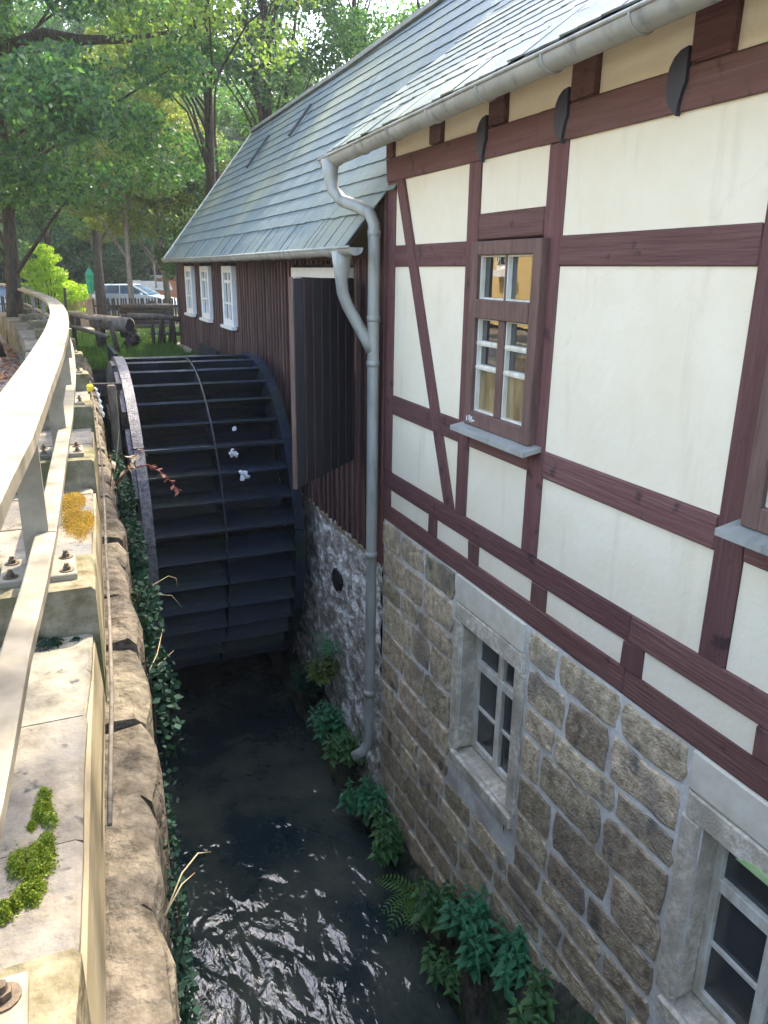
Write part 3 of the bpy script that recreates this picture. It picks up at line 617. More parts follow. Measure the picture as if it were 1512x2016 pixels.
def lay(z1, z0, ya, yb, lens=(.34, .72)):
    y = ya; segs = []
    while y < yb - .05:
        l = sr.uniform(*lens)
        if yb - (y + l) < .2: l = yb - y
        segs.append((y, y + l)); y += l
    return segs
ztop = -2.145; courses = []
while ztop > -5.5:
    h = sr.choice((.21, .25, .29, .31, .27)); courses.append((ztop - h, ztop)); ztop -= h
g = .014
for z0, z1 in courses:
    cuts = [(a, b) for a, b, c, d in WINS if z0 < d - .02 and z1 > c + .02]
    spans = []; y = YC - .005; cuts.sort(reverse=True)
    for a, b in cuts:
        spans.append((b, y)); y = a
    spans.append((YN, y))
    for a, b in spans:
        if b - a < .05: continue
        for s0, s1 in lay(z1, z0, a, b):
            gy = sr.uniform(.018, .045); gzv = sr.uniform(.022, .040)
            w, h = s1 - s0 - gy, z1 - z0 - gzv
            if w < .04: continue
            me = stone_mesh(w, h, .12, sr)
            o = link('stone', mesh_from('stone', [(p[0], p[1], p[2]) for p in me.v], me.f), K['stone'], house)
            o.location = Vector((2.600 + sr.uniform(-.008, .006), s0 + gy / 2, z0 + gzv / 2)) - rootloc(house)
def grid_face(x, y0, y1, z0, z1, n, m_, j):
    mb = MB(); vs = [(x + RNG.uniform(-j, j), y0 + (y1 - y0) * i / n, z0 + (z1 - z0) * k / m_) for k in range(m_ + 1) for i in range(n + 1)]
    return mb.add(vs, [(k * (n + 1) + i, (k + 1) * (n + 1) + i, (k + 1) * (n + 1) + i + 1, k * (n + 1) + i + 1) for k in range(m_) for i in range(n)])
bed = MB()
edges = [YN] + [v for w in sorted(WINS) for v in (w[0] + .14, w[1] - .14)] + [YC]
for i in range(0, len(edges), 2):
    q = grid_face(2.609, edges[i], edges[i + 1], -5.6, -2.14, max(2, int((edges[i + 1] - edges[i]) / .09)), 38, .004); bed.add(q.v, q.f)
for w in WINS:
    q = grid_face(2.609, w[0] + .14, w[1] - .14, -5.6, -3.62, 8, 22, .004); bed.add(q.v, q.f)
    q = grid_face(2.609, w[0] + .14, w[1] - .14, -2.45, -2.14, 8, 3, .004); bed.add(q.v, q.f)
H('mortar_bed', bed, K['mortar'], smooth=True)
# cellar windows in dressed stone surrounds
for wi, (a, b, c, d) in enumerate(WINS):
    yo0, yo1 = a + .125, b - .13; zo0, zo1 = -3.585, -2.51
    w = H('cellar_window', MB().cbox((2.73, yo0 + .001, zo0), (2.79, yo0 + .05, zo1), .004).cbox((2.73, yo1 - .05, zo0), (2.79, yo1 - .001, zo1), .004)
          .cbox((2.731, yo0 + .05, zo0), (2.79, yo1 - .05, zo0 + .055), .004).cbox((2.731, yo0 + .05, zo1 - .05), (2.79, yo1 - .05, zo1), .004)
          .cbox((2.722, yo0 + .05, zo1 - .37), (2.785, yo1 - .05, zo1 - .30), .004).cbox((2.7265, (yo0 + yo1) / 2 - .035, zo0 + .055), (2.7825, (yo0 + yo1) / 2 + .035, zo1 - .05), .004), K['old_white'])
    ym = (yo0 + yo1) / 2
    for p, q in ((yo0 + .05, ym - .035), (ym + .035, yo1 - .05)):
        for e, f in ((zo0 + .055, zo0 + .36), (zo0 + .38, zo1 - .37), (zo1 - .30, zo1 - .05)): H('pane', MB().box((2.757, p, e), (2.763, q, f)), K['glass_dull'], w)
        H('glazing_bar', MB().box((2.738, p, zo0 + .36), (2.77, q, zo0 + .38)), K['old_white'], w)
    def js(y0, y1, z0, z1, x0=2.588, x1=2.80): return MB().cbox((x0, y0, z0), (x1, y1, z1), .012, .005)
    H('jamb_stone', js(a + .012, yo0, -3.60, -2.50), K['stone_pale']); H('jamb_stone', js(yo1, b - .012, -3.60, -2.50), K['stone_pale'])
    H('lintel_stone', js(a + .03, b - .03, -2.50, -2.36), K['stone_pale']); H('cement_patch', MB().cbox((2.592, a + .05, -2.355), (2.66, b - .02, -2.14), .01, .004), K['patch'])
    s = H('sill_stone', MB().prism([(2.79, a + .05, -3.60), (2.582, a + .05, -3.645), (2.582, a + .05, -3.73), (2.79, a + .05, -3.74)], (0, b - a - .1, 0)), K['stone_pale'])
    H('room_back', MB().box((2.96, yo0 - .3, zo0 - .3), (2.99, yo1 + .3, zo1 + .3)), K['grey_int'])
    if wi == 1:
        pp = [(1.94, -2.50)] + [(1.94 - .06 * i, -2.455 + RNG.uniform(-.018, .018)) for i in range(1, 9)] + [(1.40, -2.50)]
        q = MB().prism([(2.584, a_, b_) for a_, b_ in pp], (.003, 0, 0))
        H('algae_growth', q, K['lime'], kind='stuff')

# ------------------------------------------------------------------ plank clad wheel house
wh = thing('wheel_house', 'dark plank clad wheel house with slate roof beyond the half timbered end', 'house', (2.6, 11.5, -5.4))
def W(name, mb, m, p=wh, **k): return build(name, mb, m, p, **k)
YE = 17.45
W('wall', MB().box((2.66, YC, -1.8), (2.9, 6.9, .2)).box((2.66, 8.66, -1.8), (2.9, YE, .2)).box((2.66, 6.9, -1.8), (2.9, 8.66, -.9)).box((2.66, 6.9, .0), (2.9, 8.66, .2)).box((2.9, YE - .2, -1.8), (5.6, YE, .2)).box((2.66, YC, -5.6), (2.9, 13.3, -1.8)), K['dark'])
openings = [(6.92, 8.64, -.88, .0)] + [(a - .02, b + .02, -.86, .06) for a, b in ((11.87, 12.6), (13.73, 14.5), (15.43, 16.18))]
y = YC + .16; pr = random.Random(9)
while y < YE - .01:
    w = min(pr.uniform(.13, .17), YE - y); yb_ = y + w
    zlo = -2.6 if y < 9.5 else -1.85
    segs = [(zlo, .14)]
    for a, b, c, d in openings:
        if y < b and yb_ > a: segs = [(zlo, c - .05), (d + .06, .14)]
    for s0, s1 in segs:
        if s1 - s0 > .04:
            W('plank', MB().box((2.625 + pr.uniform(-.003, .003), y + .002, s0), (2.658, yb_ - .002, s1)), K['plank'])
            W('batten', MB().cbox((2.600 + pr.uniform(-.004, .004), y - .018, s0), (2.624, y + .018, s1), .004), K['batten'])
    y = yb_
W('corner_post', MB().cbox((2.585, YC + .01, -2.6), (2.66, YC + .13, .6), .006), K['timber_v'])
W('corner_board', MB().cbox((2.59, YE - .16, -1.85), (2.624, YE + .01, .14), .004), K['door'])
W('eaves_board', MB().cbox((2.57, YC + .14, .10), (2.60, YE, .2), .004), K['plank'])
# white framed windows
for a, b in ((11.87, 12.6), (13.73, 14.5), (15.43, 16.18)):
    z0, z1 = -.84, .05; e = .1
    f = W('window', MB().cbox((2.575, a, z0), (2.65, a + e, z1), .004).cbox((2.575, b - e, z0), (2.65, b, z1), .004).cbox((2.576, a + e, z1 - e), (2.65, b - e, z1), .004).cbox((2.576, a + e, z0), (2.65, b - e, z0 + e), .004)
          .box((2.59, (a + b) / 2 - .025, z0 + e), (2.65, (a + b) / 2 + .025, z1 - e)).box((2.592, a + e, -.2), (2.65, b - e, -.16)).box((2.592, a + e, -.52), (2.65, b - e, -.49)), K['white_wood'])
    W('pane', MB().box((2.62, a + e, z0 + e), (2.626, b - e, z1 - e)), K['glass'], f)
    W('sill', MB().cbox((2.53, a - .05, z0 - .05), (2.62, b + .05, z0 - .002), .006), K['white_wood'], f)
# hatch opening with white frame and the open shutter
W('hatch_frame', MB().cbox((2.575, 8.60, -.89), (2.66, 8.73, .03), .005).cbox((2.576, 6.95, -.07), (2.66, 8.60, .03), .005), K['white_wood'])
hx, hy = 2.57, 6.80; dv = Vector((-.7071, -.7071, 0)); wd = 1.13; nrm = Vector((-.7071, .7071, 0))
sh = W('shutter', MB().beam(Vector((hx, hy, -1.45)) + dv * .05 + nrm * .025, Vector((hx, hy, -1.45)) + dv * (wd - .05) + nrm * .025, .03, .1).beam(Vector((hx, hy, -.35)) + dv * .05 + nrm * .025, Vector((hx, hy, -.35)) + dv * (wd - .05) + nrm * .025, .03, .1), K['door'])
nb = 7
for i in range(nb):
    p = Vector((hx, hy, 0)) + dv * (wd * (i + .5) / nb) - nrm * .012
    W('board', MB().obox((p.x, p.y, -.91), (dv, nrm, Z), (wd / nb / 2 - .003, .0125, .85)), K['door'], sh)
for i in range(nb):
    p = Vector((hx, hy, 0)) + dv * (wd * i / nb + .004) - nrm * .03
    W('cover_strip', MB().obox((p.x, p.y, -.91), (dv, nrm, Z), (.009, .005, .845)), K['plank'], sh)
p = Vector((hx, hy, 0)) + dv * (wd + .006)
W('edge_board', MB().obox((p.x, p.y, -.91), (dv, nrm, Z), (.005, .02, .86)), K['dooredge'], sh)
for z in (-1.35, -.45): W('hinge', MB().beam((hx - .0, hy + .02, z), (hx - .25, hy - .23, z), .012, .05), K['axle'], sh)
# rubble base below the planks
q = grid_face(2.615, YC + .0, 13.3, -5.6, -2.58, 60, 30, .03); W('rubble_wall', q, K['rubble'], smooth=True)
W('base_ledge', MB().box((2.60, YC + .02, -2.64), (2.64, 9.6, -2.60)), K['strip'])
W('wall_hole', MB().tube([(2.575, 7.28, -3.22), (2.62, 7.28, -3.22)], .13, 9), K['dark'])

# ------------------------------------------------------------------ roof: slates
TH = math.atan(1.285); ct, stn = math.cos(TH), math.sin(TH)
E0 = Vector((2.28, 0, .20))
def ridge_s(y): return ((4.15 - 2.28) + max(0, 12.5 - y) * .035) / ct
def slate_mesh(w, l, th=.008):
    mb = MB()     # local: X along +Y world, Y up the slope, Z normal ; clipped lower corner as on old slates
    mb.prism([(0, .0, 0), (w * .5, -.004, 0), (w, .004, 0), (w, l, 0), (0, l, 0)], (0, 0, th)); return mesh_from('slate', mb.v, mb.f)
SL = [slate_mesh(w, l) for w, l in ((.225, .30), (.255, .30), (.19, .30), (.24, .31))]
for me in SL: me.materials.append(K['slate'])
def lift(s, y): return max(0.0, 6.42 - y) * .027 * max(0.0, 1 - s / 1.8)
def cover(parent, fn_basis, s0, s1_fn, ya, yb, r, cap=300, expo=.195, near=0.0, skip=None, lf=None):
    """fn_basis(s) -> (point at y=0, up-slope dir, normal). Nearest `cap` slates are objects, the rest one stuff mesh"""
    items = []; s = s0; row = 0
    while True:
        y = ya - r.uniform(0, .2); any_ = False
        while y < yb:
            k = r.randrange(len(SL)); w = (.225, .255, .19, .24)[k]
            if s < s1_fn(y) - .03 and y + w > ya and (skip is None or not skip(s, y)):
                items.append((s, y, k, r.uniform(-.006, .006), r.uniform(.018, .026), r.uniform(-.004, .004))); any_ = True
            y += w + .003
        if not any_: break
        s += expo; row += 1
        if row > 60: break
    def mtx(it):
        s, y, k, rot, tilt, ds = it
        P, U, Nn = fn_basis(s + ds)
        if lf: P = P + Vector((0, 0, lf(s, y)))
        Y = Vector((0, 1, 0))
        M = Matrix(((Y.x, U.x, Nn.x, P.x), (Y.y, U.y, Nn.y, y), (Y.z, U.z, Nn.z, P.z), (0, 0, 0, 1)))
        return M @ Matrix.Translation((0, 0, .022)) @ Matrix.Rotation(rot, 4, 'Z') @ Matrix.Rotation(-tilt - .035, 4, 'X')
    def dist(it):
        P, _, _ = fn_basis(it[0]); return P.x ** 2 + it[1] ** 2 + P.z ** 2
    vis = [it for it in items if near <= it[1]]; vis.sort(key=dist)
    chosen = set(id(i) for i in vis[:cap])
    st = MB()
    for it in items:
        M = mtx(it)
        if id(it) in chosen:
            o = link('slate', SL[it[2]], None, parent); o.matrix_local = Matrix.Translation(-rootloc(parent)) @ M
        else:
            st.add([M @ v.co for v in SL[it[2]].vertices], [tuple(p.vertices) for p in SL[it[2]].polygons])
    if st.v: build('slates', st, K['slate'], parent, kind='stuff')
def main_basis(s): return E0 + Vector((s * ct, 0, s * stn)), Vector((ct, 0, stn)), Vector((-stn, 0, ct))
rr_ = random.Random(21)
def roof_boards(parent, ya, yb, name='roof_deck'):
    q = MB(); n = 6
    for i in range(n):
        a = ya + (yb - ya) * i / n; b = ya + (yb - ya) * (i + 1) / n
        for side in (1,):
            P = lambda s, y: (E0.x + s * ct, y, E0.z + s * stn)
            q.add([P(0, a), P(0, b), P(ridge_s(b), b), P(ridge_s(a), a), (8.3 - E0.x + .0, a, E0.z), (8.3 - E0.x, b, E0.z)], [(0, 3, 2, 1), (3, 4, 5, 2)])
    return build(name, q, K['plank'], parent)
roof_boards(wh, YC, 16.45)
cover(wh, main_basis, .30, ridge_s, YC, 16.42, rr_, expo=.2)
# eaves course of long upright slates
def eaves_course(parent, ya, yb, basis, r, lf=None):
    q = MB(); y = ya; k = 0
    while y < yb:
        w = r.uniform(.11, .17); P, U, Nn = basis(-.06); P = P + Vector((0, 0, lf(0, y) if lf else 0)); a = y; b = min(y + w - .007, yb); l = .42; t = r.uniform(.022, .036)
        p0 = P + Nn * t; p1 = P + U * l + Nn * (t * .6)
        M = MB().add([(p0.x, a, p0.z), (p0.x, b, p0.z), (p1.x, b, p1.z), (p1.x, a, p1.z)] + [(p.x - Nn.x * .009, yy, p.z - Nn.z * .009) for p, yy in ((p0, a), (p0, b), (p1, b), (p1, a))],
                     [(0, 1, 2, 3), (4, 7, 6, 5), (0, 4, 5, 1), (1, 5, 6, 2), (3, 2, 6, 7), (0, 3, 7, 4)])
        build('eaves_slate', M, K['slate'], parent); y += w; k += 1
eaves_course(wh, YC + .02, 16.42, main_basis, rr_)
build('verge_board', MB().beam((E0.x, 16.46, E0.z - .04), (E0.x + ridge_s(16.4) * ct, 16.46, E0.z - .04 + ridge_s(16.4) * stn), .03, .14), K['old_white'], wh)
for i in range(7): build('tile_batten_end', MB().box((2.28 + i * .085, 16.44, .12 + i * .10), (2.33 + i * .085, 16.62, .15 + i * .10)), K['white_wood'], wh)
q = MB()
for a, b in ((YC, 11), (11, 16.45)):
    ra, rb = ridge_s(a), ridge_s(b)
    q.beam((E0.x + ra * ct, a, E0.z + ra * stn + .03), (E0.x + rb * ct, b, E0.z + rb * stn + .03), .16, .05)
build('ridge_cap', q, K['zinc'], wh)
for (ya, sa, sb) in ((11.75, 2.05, 2.6), (13.65, 1.75, 2.4)):     # two roof hatches standing slightly open
    P, U, Nn = main_basis(sa); P2, _, _ = main_basis(sb)
    build('roof_hatch', MB().obox((P + P2) / 2 + Nn * .07 + Vector((0, ya, 0)), ((0, 1, 0), U, Nn), (.03, (sb - sa) / 2, .018)), K['door'], wh)
# near roof: main slope with a flatter kick above the half timbered wall
K0 = Vector((2.28, 0, .93)); kt = math.atan(.78)
sm = ((.93 - .20) + .78 * 0) / 1     # kick meets the main slope where .93+.78d = .20+1.285d
dk = .73 / (1.285 - .78); sk = dk / math.cos(kt); smain = dk / ct
def kick_basis(s):
    if s < sk: return K0 + Vector((s * math.cos(kt), 0, s * math.sin(kt))), Vector((math.cos(kt), 0, math.sin(kt))), Vector((-math.sin(kt), 0, math.cos(kt)))
    P, U, Nn = main_basis(smain + s - sk); return P, U, Nn
def near_top(y): return sk + ridge_s(y) - smain
YR = 6.42
q = MB(); P = lambda s, y: (kick_basis(s)[0].x, y, kick_basis(s)[0].z + lift(s, y))
for a, b in ((YN - .3, 0), (0, 3), (3, YR)):
    q.add([P(0, a), P(0, b), P(sk, b), P(sk, a), P(near_top(b), b), P(near_top(a), a), (6.5, a, .93), (6.5, b, .93)], [(0, 3, 2, 1), (3, 5, 4, 2), (5, 6, 7, 4)])
build('roof_deck', q, K['plank'], house)
cover(house, kick_basis, .28, near_top, YN - .3, YR, rr_, expo=.2, near=.6, lf=lift)
eaves_course(house, 1.2, YR, kick_basis, rr_, lift)
q = MB(); a, b = YN - .3, YR; ra, rb = near_top(a), near_top(b); A = kick_basis(ra)[0]; B = kick_basis(rb)[0]
q.beam((A.x, a, A.z + .03), (B.x, b, B.z + .03), .16, .05); build('ridge_cap', q, K['zinc'], house)

# ------------------------------------------------------------------ gutters and downpipes
def gutter(parent, x, z, y0, y1, r=.054, sag=0.0, rise=0.0):
    q = MB(); n = 12; rows = 12; vs = []
    for j in range(rows + 1):
        y = y0 + (y1 - y0) * j / rows; zz = z - sag * math.sin(math.pi * j / rows) + rise * (y1 - y)
        for rr, sgn in ((r, 1), (r - .006, -1)):
            for i in range(n + 1):
                a = math.pi + math.pi * i / n
                vs.append((x + math.cos(a) * rr, y, zz + math.sin(a) * rr))
    m = 2 * (n + 1); fs = []
    for j in range(rows):
        for i in range(n):
            a = j * m + i; fs.append((a, a + 1, a + m + 1, a + m)); b = a + n + 1; fs.append((b, b + m, b + m + 1, b + 1))
    q.add(vs, fs)
    q.tube([(x - r, y0, z + .002 + rise * (y1 - y0)), (x - r, (y0 + y1) / 2, z + .002 - sag + rise * (y1 - y0) / 2), (x - r, y1, z + .002)], .011, 8)
    for yy in (y0, y1):
        q.add([(x + math.cos(math.pi + math.pi * i / n) * r, yy, z + rise * (y1 - yy) + math.sin(math.pi + math.pi * i / n) * r) for i in range(n + 1)], [tuple(range(n + 1))])
    g_ = build('gutter', q, K['zinc'], parent, smooth=True)
    L = abs(y1 - y0); k = int(L / .6)
    for i in range(1, k + 1):
        yy = min(y0, y1) + L * i / (k + .4); zz = z - sag * math.sin(math.pi * (yy - y0) / (y1 - y0)) + rise * (y1 - yy)
        build('joint_ring', MB().tube([(x + math.cos(math.pi + math.pi * t / 10) * (r + .004), yy, zz + math.sin(math.pi + math.pi * t / 10) * (r + .002)) for t in range(11)], .006, 6), K['zinc'], g_, smooth=True)
    return g_
gutter(house, 2.262, .872, YN, 6.56, r=.07, rise=.027)
gutter(wh, 2.235, .175, 5.80, 16.4, r=.06, sag=.015)
dp = build('downpipe', MB().tube([(2.235, 6.38, .86), (2.235, 6.38, .74), (2.25, 6.36, .63), (2.30, 6.28, .545), (2.38, 6.15, .50), (2.45, 6.06, .45), (2.482, 6.04, .36), (2.485, 6.04, .2), (2.49, 6.05, -2.0), (2.50, 6.09, -4.35), (2.49, 6.09, -4.5), (2.44, 6.12, -4.62), (2.36, 6.16, -4.68)],
      [.075, .06, .05, .05, .05, .05, .05, .05, .05, .05, .05, .052, .052], 14), K['zinc'], house, smooth=True)
for z in (.32, -.35, -.72, -2.45, -3.9): build('pipe_socket', MB().tube([(2.487, 6.045 + (.02 if z < -3 else 0), z), (2.487, 6.045 + (.02 if z < -3 else 0), z - .05)], .056, 14), K['zinc'], dp, smooth=True)
dp2 = build('downpipe', MB().tube([(2.235, 6.12, .15), (2.235, 6.12, .03), (2.235, 6.13, -.08), (2.25, 6.14, -.17), (2.29, 6.14, -.27), (2.44, 6.07, -.56), (2.475, 6.05, -.64)], [.085, .07, .05, .05, .05, .05, .05], 14), K['zinc'], wh, smooth=True)
build('pipe_socket', MB().tube([(2.235, 6.125, .0), (2.235, 6.13, -.05)], .058, 14), K['zinc'], dp2, smooth=True)

# ------------------------------------------------------------------ parapet, bank wall and railing
par = thing('parapet_wall', 'sandstone parapet with raised pedestals along the mill race, lower left', 'wall', (-.2, 3, -1.56))
def strip_block(name, y0, y1, lo, hi, z0, z1, m, parent, j=.006, n=3, c=.012):
    """block following the parapet line between offsets lo..hi from the rail edge"""
    q = MB(); prof = [(lo, z0), (hi, z0), (hi, z1 - c), (hi - c, z1), (lo + c, z1), (lo, z1 - c)]; m_ = len(prof); vs = []
    for i in range(n + 1):
        y = y0 + (y1 - y0) * i / n
        for a, b in prof: vs.append((rx(y) + a + RNG.uniform(-j, j), y + RNG.uniform(-j, j) * .6, b + RNG.uniform(-j, j) * .5))
    fs = [(i * m_ + k, i * m_ + (k + 1) % m_, (i + 1) * m_ + (k + 1) % m_, (i + 1) * m_ + k) for i in range(n) for k in range(m_)]
    fs += [tuple(range(m_))[::-1], tuple(n * m_ + k for k in range(m_))]
    q.add(vs, fs); return build(name, q, m, parent)
PED = [-2.42, -.78, .78, 2.42, 4.11, 5.72, 7.5, 9.3, 11.2, 13.1, 15.1, 17.2, 19.4]
ped_h = .145
for yp in PED:
    strip_block('pedestal', yp - .15, yp + .15, -.33, .118, -1.3, -.91, K['mossyface'], par, .004)
y = -3.2
while y < 21:
    l = RNG.uniform(.42, .62); a, b = y, y + l
    cut = [(p - .155, p + .155) for p in PED if p - .155 < b and p + .155 > a]
    segs = [(a, b)]
    for c0, c1 in cut:
        ns = []
        for s0, s1 in segs:
            if c0 > s0: ns.append((s0, min(s1, c0)))
            if c1 < s1: ns.append((max(s0, c1), s1))
        segs = ns
    for s0, s1 in segs:
        if s1 - s0 > .06: strip_block('coping_stone', s0 + .002, s1 - .002, -.50, .098, -1.3, -1.056, K['coping'], par, .0035, 2, .008)
    y = b
q = MB()
for a, b in zip(np.arange(-3.2, 21, 1.0), np.arange(-2.2, 22, 1.0)):
    s = MB(); vs = []
    for yy in (a, b):
        for o_, z in ((-.48, -1.6), (.08, -1.6), (.08, -1.30), (-.48, -1.30)): vs.append((rx(yy) + o_, yy, z))
    q.add(vs, [(0, 1, 5, 4), (1, 2, 6, 5), (2, 3, 7, 6), (3, 0, 4, 7)])
build('wall_core', q, K['mossyface'], par)
# pale edge boards running along the parapet's channel side
q = MB(); lo, hi, z0, z1 = .105, .120, -1.28, -1.085
for a, b in zip(np.arange(-3, 12, .8), np.arange(-2.2, 12.8, .8)):
    vs = []
    for yy in (a, b):
        for o_, z in ((lo, z0), (hi, z0), (hi - .012, z1), (lo - .012, z1)): vs.append((rx(yy) + o_, yy, z))
    q.add(vs, [(0, 1, 5, 4), (1, 2, 6, 5), (2, 3, 7, 6), (3, 0, 4, 7), (0, 3, 2, 1), (4, 5, 6, 7)])
build('edge_board', q, K['strip'], par)
build('edge_pipe', MB().tube([(rx(yy) + .140, yy, -1.20 + .004 * math.sin(yy * 2)) for yy in np.arange(1.55, 12, .6)], .0065, 7), K['fencewood'], par, smooth=True)
# bank wall: rough quarry stones on top, rough face down to the water
bank = thing('bank_wall', 'rough quarry stone bank wall below the parapet on the left of the race', 'wall', (.2, 4, -5.4))
y = -3.0; r_ = random.Random(33)
while y < 12.9:
    l = r_.uniform(.28, .55); n = 4; m_ = 7; q = MB(); vs = []
    top = -1.36 + r_.uniform(-.03, .02); wob = r_.uniform(-.015, .02)
    for i in range(n + 1):
        yy = y + .008 + (l - .016) * i / n; e = ex(yy) + wob
        pin = .02 if i in (0, n) else 0
        for o_, z in ((-.22, top - .3), (-.22, top), (-.12, top + .012), (-.05, top + .012), (-.012 - pin, top - .015), (0 - pin, top - .06), (.0 - pin, top - .34)):
            vs.append((e + o_ + r_.uniform(-.008, .008), yy + r_.uniform(-.005, .005), z + r_.uniform(-.009, .009)))
    fs = [(i * m_ + k, i * m_ + k + 1, (i + 1) * m_ + k + 1, (i + 1) * m_ + k) for i in range(n) for k in range(m_ - 1)] + [tuple(range(m_))[::-1], tuple(n * m_ + k for k in range(m_))]
    q.add(vs, [f[::-1] for f in fs]); build('stone', q, K['ledge'], bank, smooth=False); y += l
q = MB(); ny, nz = 60, 18; vs = []
for i in range(ny + 1):
    yy = -3 + 16 * i / ny
    for k in range(nz + 1): vs.append((ex(yy) - .02 + RNG.uniform(-.03, .03), yy, -1.45 - 4.3 * k / nz))
q.add(vs, [(i * (nz + 1) + k, i * (nz + 1) + k + 1, (i + 1) * (nz + 1) + k + 1, (i + 1) * (nz + 1) + k) for i in range(ny) for k in range(nz)])
build('wall_face', q, K['rock'], bank, smooth=True)
head = single('head_wall', grid_face(0, 0, 1, 0, 1, 1, 1, 0).add([], []), K['rock'], 'dark stone head wall closing the race behind the wheel', 'wall', (1.6, 13, -5.4))
hv = MB(); nx = 16
for k in range(13):
    for i in range(nx + 1): hv.v.append((-1.2 + 3.9 * i / nx, 1e-3 * 0 + RNG.uniform(-.04, .04), 3.84 * k / 12))
hv.f = [(k * (nx + 1) + i, k * (nx + 1) + i + 1, (k + 1) * (nx + 1) + i + 1, (k + 1) * (nx + 1) + i) for k in range(12) for i in range(nx)]
me = mesh_from('head_wall', hv.v, hv.f, True); me.materials.append(K['rock']); head.data = me

# railing
rl = thing('railing', 'galvanised steel railing with broad flat handrail on the parapet, left', 'railing', (-.2, 3, -.91))
ZR = -.45
def ribbon(name, ylist, lo, hi, z0, z1, m, parent, flange=None):
    q = MB(); prof = [(lo, z0), (hi, z0), (hi, z1), (lo, z1)]
    if flange: prof = [(lo, z1 - flange), (lo + .006, z1 - flange), (lo + .006, z0), (hi - .006, z0), (hi - .006, z1 - flange), (hi, z1 - flange), (hi, z1 - .003), (hi - .004, z1), (lo + .004, z1), (lo, z1 - .003)]
    m_ = len(prof); vs = []
    for y in ylist:
        d = Vector((rx(y + .01) - rx(y - .01), .02, 0)).normalized(); nx_ = Vector((d.y, -d.x, 0))
        for a, b in prof:
            p = Vector((rx(y), y, b)) + nx_ * a; vs.append(p)
    n = len(ylist) - 1
    fs = [(i * m_ + k, i * m_ + (k + 1) % m_, (i + 1) * m_ + (k + 1) % m_, (i + 1) * m_ + k) for i in range(n) for k in range(m_)] + [tuple(range(m_))[::-1], tuple(n * m_ + k for k in range(m_))]
    q.add(vs, fs); return build(name, q, m, parent)
ribbon('handrail', list(np.arange(-3.2, 9, .5)) + list(np.arange(9, 25, .25)), -.17, 0, ZR - .012, ZR, K['steel'], rl, flange=.045)
for yp in PED:
    y0 = yp + .03; x1 = rx(y0) - .004; x0 = x1 - .072
    # U-shaped post: web across the rail with two lips
    build('post', MB().box((x0, y0 - .004, -.895), (x1, y0 + .004, ZR - .013)).box((x0, y0 + .004, -.895), (x0 + .007, y0 + .05, ZR - .013)).box((x1 - .007, y0 + .004, -.895), (x1, y0 + .05, ZR - .013)), K['steel'], rl)
    bp_ = build('base_plate', MB().cbox((x0 - .075, y0 - .10, -.912), (x1 + .068, y0 + .09, -.890), .003), K['steel'], rl)
    for bx_ in (x0 - .045, x1 + .04):
        for by_ in (y0 - .065, y0 + .055):
            build('bolt', MB().tube([(bx_, by_, -.891), (bx_, by_, -.887)], .022, 14).tube([(bx_, by_, -.886), (bx_, by_, -.876)], .012, 6).tube([(bx_, by_, -.876), (bx_, by_, -.866)], .007, 8), K['rust'], bp_)
for a, b in zip(PED, PED[1:]):
    ribbon('mid_rail', list(np.linspace(a + .03, b + .02, 5)), -.042, .018, -.80, -.78, K['steel'], rl, flange=.03)

# ------------------------------------------------------------------ water wheel
CY, CZ, RO = 10.0, -3.1, 2.05; XL, XR = .68, 2.44
wheel = thing('water_wheel', 'big black wooden water wheel in the race beside the plank wall', 'water wheel', (1.55, CY, CZ))
def seg_ring(x0, x1, ri, ro, a0, a1, n=6):
    q = MB(); vs = []
    for i in range(n + 1):
        a = a0 + (a1 - a0) * i / n
        for x, r in ((x0, ri), (x1, ri), (x1, ro), (x0, ro)): vs.append((x, CY - math.cos(a) * r, CZ + math.sin(a) * r))
    fs = [(i * 4 + k, i * 4 + (k + 1) % 4, i * 4 + 4 + (k + 1) % 4, i * 4 + 4 + k) for i in range(n) for k in range(4)] + [(3, 2, 1, 0), tuple(n * 4 + k for k in range(4))]
    return q.add(vs, fs)
NS = 12
for x0, x1 in ((XL, XL + .11), (XR - .11, XR)):
    for i in range(NS):
        a = 2 * math.pi * i / NS + .13
        build('rim_segment', seg_ring(x0, x1, RO - .42, RO + RNG.uniform(-.004, .006), a + .003, a + 2 * math.pi / NS - .003), K['rim'] if x0 < 1 else K['wheel'], wheel)
for i in range(NS):     # outer doubling plates on the left shroud
    a = 2 * math.pi * i / NS + .39
    build('shroud_plate', seg_ring(XL - .05, XL - .004, RO - .34, RO - .05, a, a + 2 * math.pi / NS - .12, 5), K['rim'], wheel)
build('centre_ring', seg_ring(1.549, 1.566, RO - .36, RO - .035, 0, 2 * math.pi * .9999, 80), K['wheel'], wheel)
NPAD = 40; tilt = rad(30)
pa, pb = XL + .112, XR - .112
